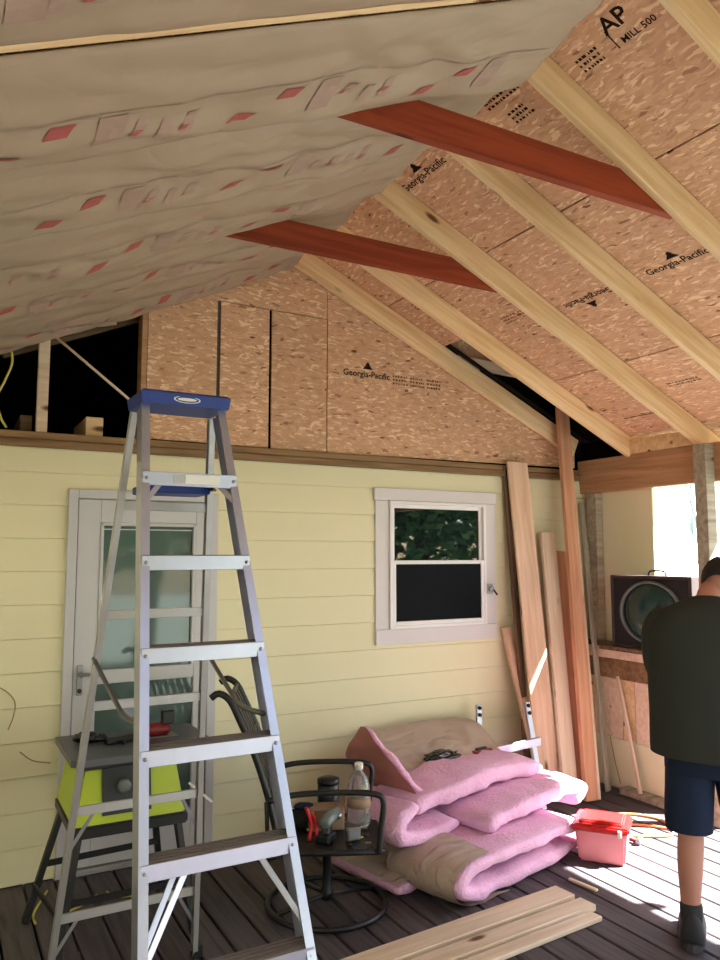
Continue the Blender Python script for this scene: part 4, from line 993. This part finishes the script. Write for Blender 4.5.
shirt = cloth('shirt', [((-.01, 0, .81), .178, .262, 0), ((-.01, 0, .87), .172, .258, 0), ((-.01, 0, .98), .162, .25, .0), ((-.01, 0, 1.10), .16, .25, .02), ((-.01, 0, 1.22), .165, .258, .04), ((.0, 0, 1.32), .160, .262, .08), ((.015, 0, 1.39), .140, .24, .14), ((.03, 0, 1.435), .115, .185, .2), ((.05, 0, 1.465), .085, .12, .25), ((.07, 0, 1.482), .066, .078, .28)], 'shirt', per, amp=.016)
for sd in (1, -1):
    d = [(.01, sd * .150, 1.395), (.035, sd * .205, 1.34), (.065, sd * .225, 1.25), (.10, sd * .225, 1.16), (.14, sd * .205, 1.12)]
    pts = smooth_path(d, 4); rr = [.085 - .028 * q / (len(pts) - 1) for q in range(len(pts))]
    o = ob('sleeve', tubemesh(pts, rr, 18), 'shirt', None, shirt)
sh_ = cloth('shorts', [((0, 0, .74), .150, .205, 0), ((0, 0, .82), .152, .205, 0), ((0, 0, .90), .145, .195, 0), ((0, 0, .98), .138, .19, 0)], 'shorts', per, amp=.006)
for sd in (1, -1):
    fx = .0 if sd > 0 else .08
    rings = [((.015 + fx, sd * (.112 if sd > 0 else .135), .475), .092, .096, 0), ((.012 + fx * .8, sd * .110, .55), .095, .098, 0), ((.01 + fx * .5, sd * .105, .66), .104, .102, 0), ((0, sd * .098, .76), .120, .104, 0), ((0, sd * .09, .82), .13, .1, 0)]
    cloth('shorts_leg', rings, 'shorts', sh_, amp=.010)
def shoe(x, y, rz):
    r_ = empty('shoe', (x, y, 0), parent=per)
    push(Matrix.Translation((x, y, 0)) @ Matrix.Rotation(rz, 4, 'Z') @ Matrix.Diagonal((1.12, 1.3, 1.35, 1)))
    def ring(px, w, h, z0): return [(px, w * math.cos(a), z0 + (h * max(0, math.sin(a)) if math.sin(a) > 0 else .0)) for a in [2 * PI * q / 16 for q in range(16)]]
    secs = [(-.085, .026, .06, .022), (-.07, .038, .10, .02), (-.03, .042, .115, .02), (.02, .042, .10, .02), (.07, .045, .072, .02), (.13, .048, .055, .02), (.17, .040, .042, .022), (.19, .02, .026, .024)]
    vs = [p for s in secs for p in ring(*s)]; n = 16
    fs = [(i * n + j, i * n + (j + 1) % n, (i + 1) * n + (j + 1) % n, (i + 1) * n + j) for i in range(len(secs) - 1) for j in range(n)] + [tuple(range(n)), tuple(range((len(secs) - 1) * n, len(secs) * n))]
    o = ob('upper', mesh(vs, fs, True), 'shoe', None, r_); s = o.modifiers.new('s', 'SUBSURF'); s.levels = s.render_levels = 1
    vs = []
    for z_ in (.001, .026):
        for q in range(20):
            a = 2 * PI * q / 20; vs.append((.05 + .142 * math.cos(a), (.048 - .006 * (math.cos(a) < 0)) * math.copysign(abs(math.sin(a)) ** .8, math.sin(a)), z_))
    ob('sole', mesh(vs, [tuple(range(20)), tuple(range(20, 40))] + [(q, (q + 1) % 20, 20 + (q + 1) % 20, 20 + q) for q in range(20)]), 'sole', None, r_)
    ob('sock', lathe([(.034, .06), (.036, .10), (.036, .125), (.033, .135)], 16), 'shoe', Matrix.Translation((-.03, 0, 0)), r_)
    T.pop()
shoe(.0, .115, .12); shoe(.10, -.165, -.12)
# head, bowed forward
push(Matrix.Translation((.165, -.045, 1.555)) @ Matrix.Rotation(.80, 4, 'Y'))
vs, fs = [], []; n, m = 32, 22
for i in range(m + 1):
    for j in range(n):
        a = PI * i / m; b_ = 2 * PI * j / n
        p = V((math.sin(a) * math.cos(b_), math.sin(a) * math.sin(b_), math.cos(a)))
        q = V((p.x * .098, p.y * .076, p.z * .118))
        if p.z < 0 and p.x > -.2: q.y *= 1 - .25 * (-p.z); 
        if p.z < -.2 and p.x < 0: q.x *= .8
        nose = math.exp(-((p.y / .14) ** 2)) * math.exp(-(((p.z + .12) / .17) ** 2)) * (p.x > 0); q.x += .024 * nose
        eye = math.exp(-(((abs(p.y) - .38) / .15) ** 2)) * math.exp(-(((p.z - .08) / .10) ** 2)) * (p.x > 0); q.x -= .008 * eye
        chin = math.exp(-((p.y / .3) ** 2)) * math.exp(-(((p.z + .8) / .2) ** 2)) * (p.x > 0); q.x += .012 * chin
        lip = math.exp(-((p.y / .25) ** 2)) * math.exp(-(((p.z + .48) / .07) ** 2)) * (p.x > 0); q.x += .006 * lip
        vs.append(q)
for i in range(m):
    for j in range(n): fs.append((i * n + j, i * n + (j + 1) % n, (i + 1) * n + (j + 1) % n, (i + 1) * n + j))
me = mesh(vs, fs, True); b2 = bmesh.new(); b2.from_mesh(me); bmesh.ops.remove_doubles(b2, verts=b2.verts, dist=1e-5); b2.to_mesh(me); b2.free()
head = ob('head', me, 'skin', None, per)
for sd in (1, -1):
    ob('ear', lump(16, 10, (.022, .008, .032), .1, 2, 4), 'skin', Matrix.Translation((-.005, sd * .078, -.005)) @ Matrix.Rotation(sd * .3, 4, 'Z'), head)
    ob('eye', lump(12, 8, (.008, .014, .008), 0), 'white', Matrix.Translation((.084, sd * .030, .012)), head)
vs, fs = [], []
for i in range(m + 1):
    for j in range(n):
        a = PI * i / m * .66; b_ = 2 * PI * j / n
        front = max(0, math.cos(b_)); lim = .62 - .30 * front
        a = PI * i / m * lim
        p = V((math.sin(a) * math.cos(b_), math.sin(a) * math.sin(b_), math.cos(a)))
        k = 1.06 + .05 * noise.noise(p * 9) + .02 * (1 - i / m)
        vs.append(V((p.x * .100, p.y * .077, p.z * .119)) * k)
for i in range(m):
    for j in range(n): fs.append((i * n + j, i * n + (j + 1) % n, (i + 1) * n + (j + 1) % n, (i + 1) * n + j))
hr = ob('hair', mesh(vs, fs, True), 'hair', None, per); so = hr.modifiers.new('s', 'SOLIDIFY'); so.thickness = .006
T.pop(); T.pop()

# ------------------------------------------------------------------ trees in the yard (mirrored in the window and door glass)
def tree(label, x, y, h, r, seed):
    rnd = random.Random(seed); t = empty('yard_tree', (x, y, -.6), label=label, cat='tree', group='yard trees')
    tube('trunk', smooth_path([(x, y, -.6), (x + .15, y, h * .3), (x - .1, y + .1, h * .75)]), [.24 - .012 * q for q in range(17)], 'bark', t, 10)
    vs, fs = [], []
    for q in range(5200):
        while True:
            p = V((rnd.uniform(-1, 1), rnd.uniform(-1, 1), rnd.uniform(-1, 1)))
            if .35 < p.length < 1 and noise.noise(p * 2.3 + V((seed, 0, 0))) > -.18: break
        c = V((x + p.x * r, y + p.y * r, h * .62 + p.z * h * .42)); s = rnd.uniform(.10, .22)
        u = V((rnd.uniform(-1, 1), rnd.uniform(-1, 1), rnd.uniform(-.6, .6))).normalized(); w2 = u.cross(V((rnd.uniform(-1, 1), rnd.uniform(-1, 1), rnd.uniform(-1, 1)))).normalized()
        o = len(vs); vs += [c - u * s, c + w2 * s * .5, c + u * s, c - w2 * s * .5]; fs.append((o, o + 1, o + 2, o + 3))
    tag(ob('foliage', mesh(vs, fs, fix=False), 'leaf', None, t), kind='stuff')
tree('broad leafy yard tree mirrored in the upper window sash', 8.9, -9.3, 6.2, 2.4, 1)
tree('leafy yard tree mirrored beside the other in the window', 14.2, -15.0, 8.0, 3.2, 2)
tree('leafy yard tree mirrored in the storm door glass', 4.0, -12.6, 6.0, 2.7, 3)
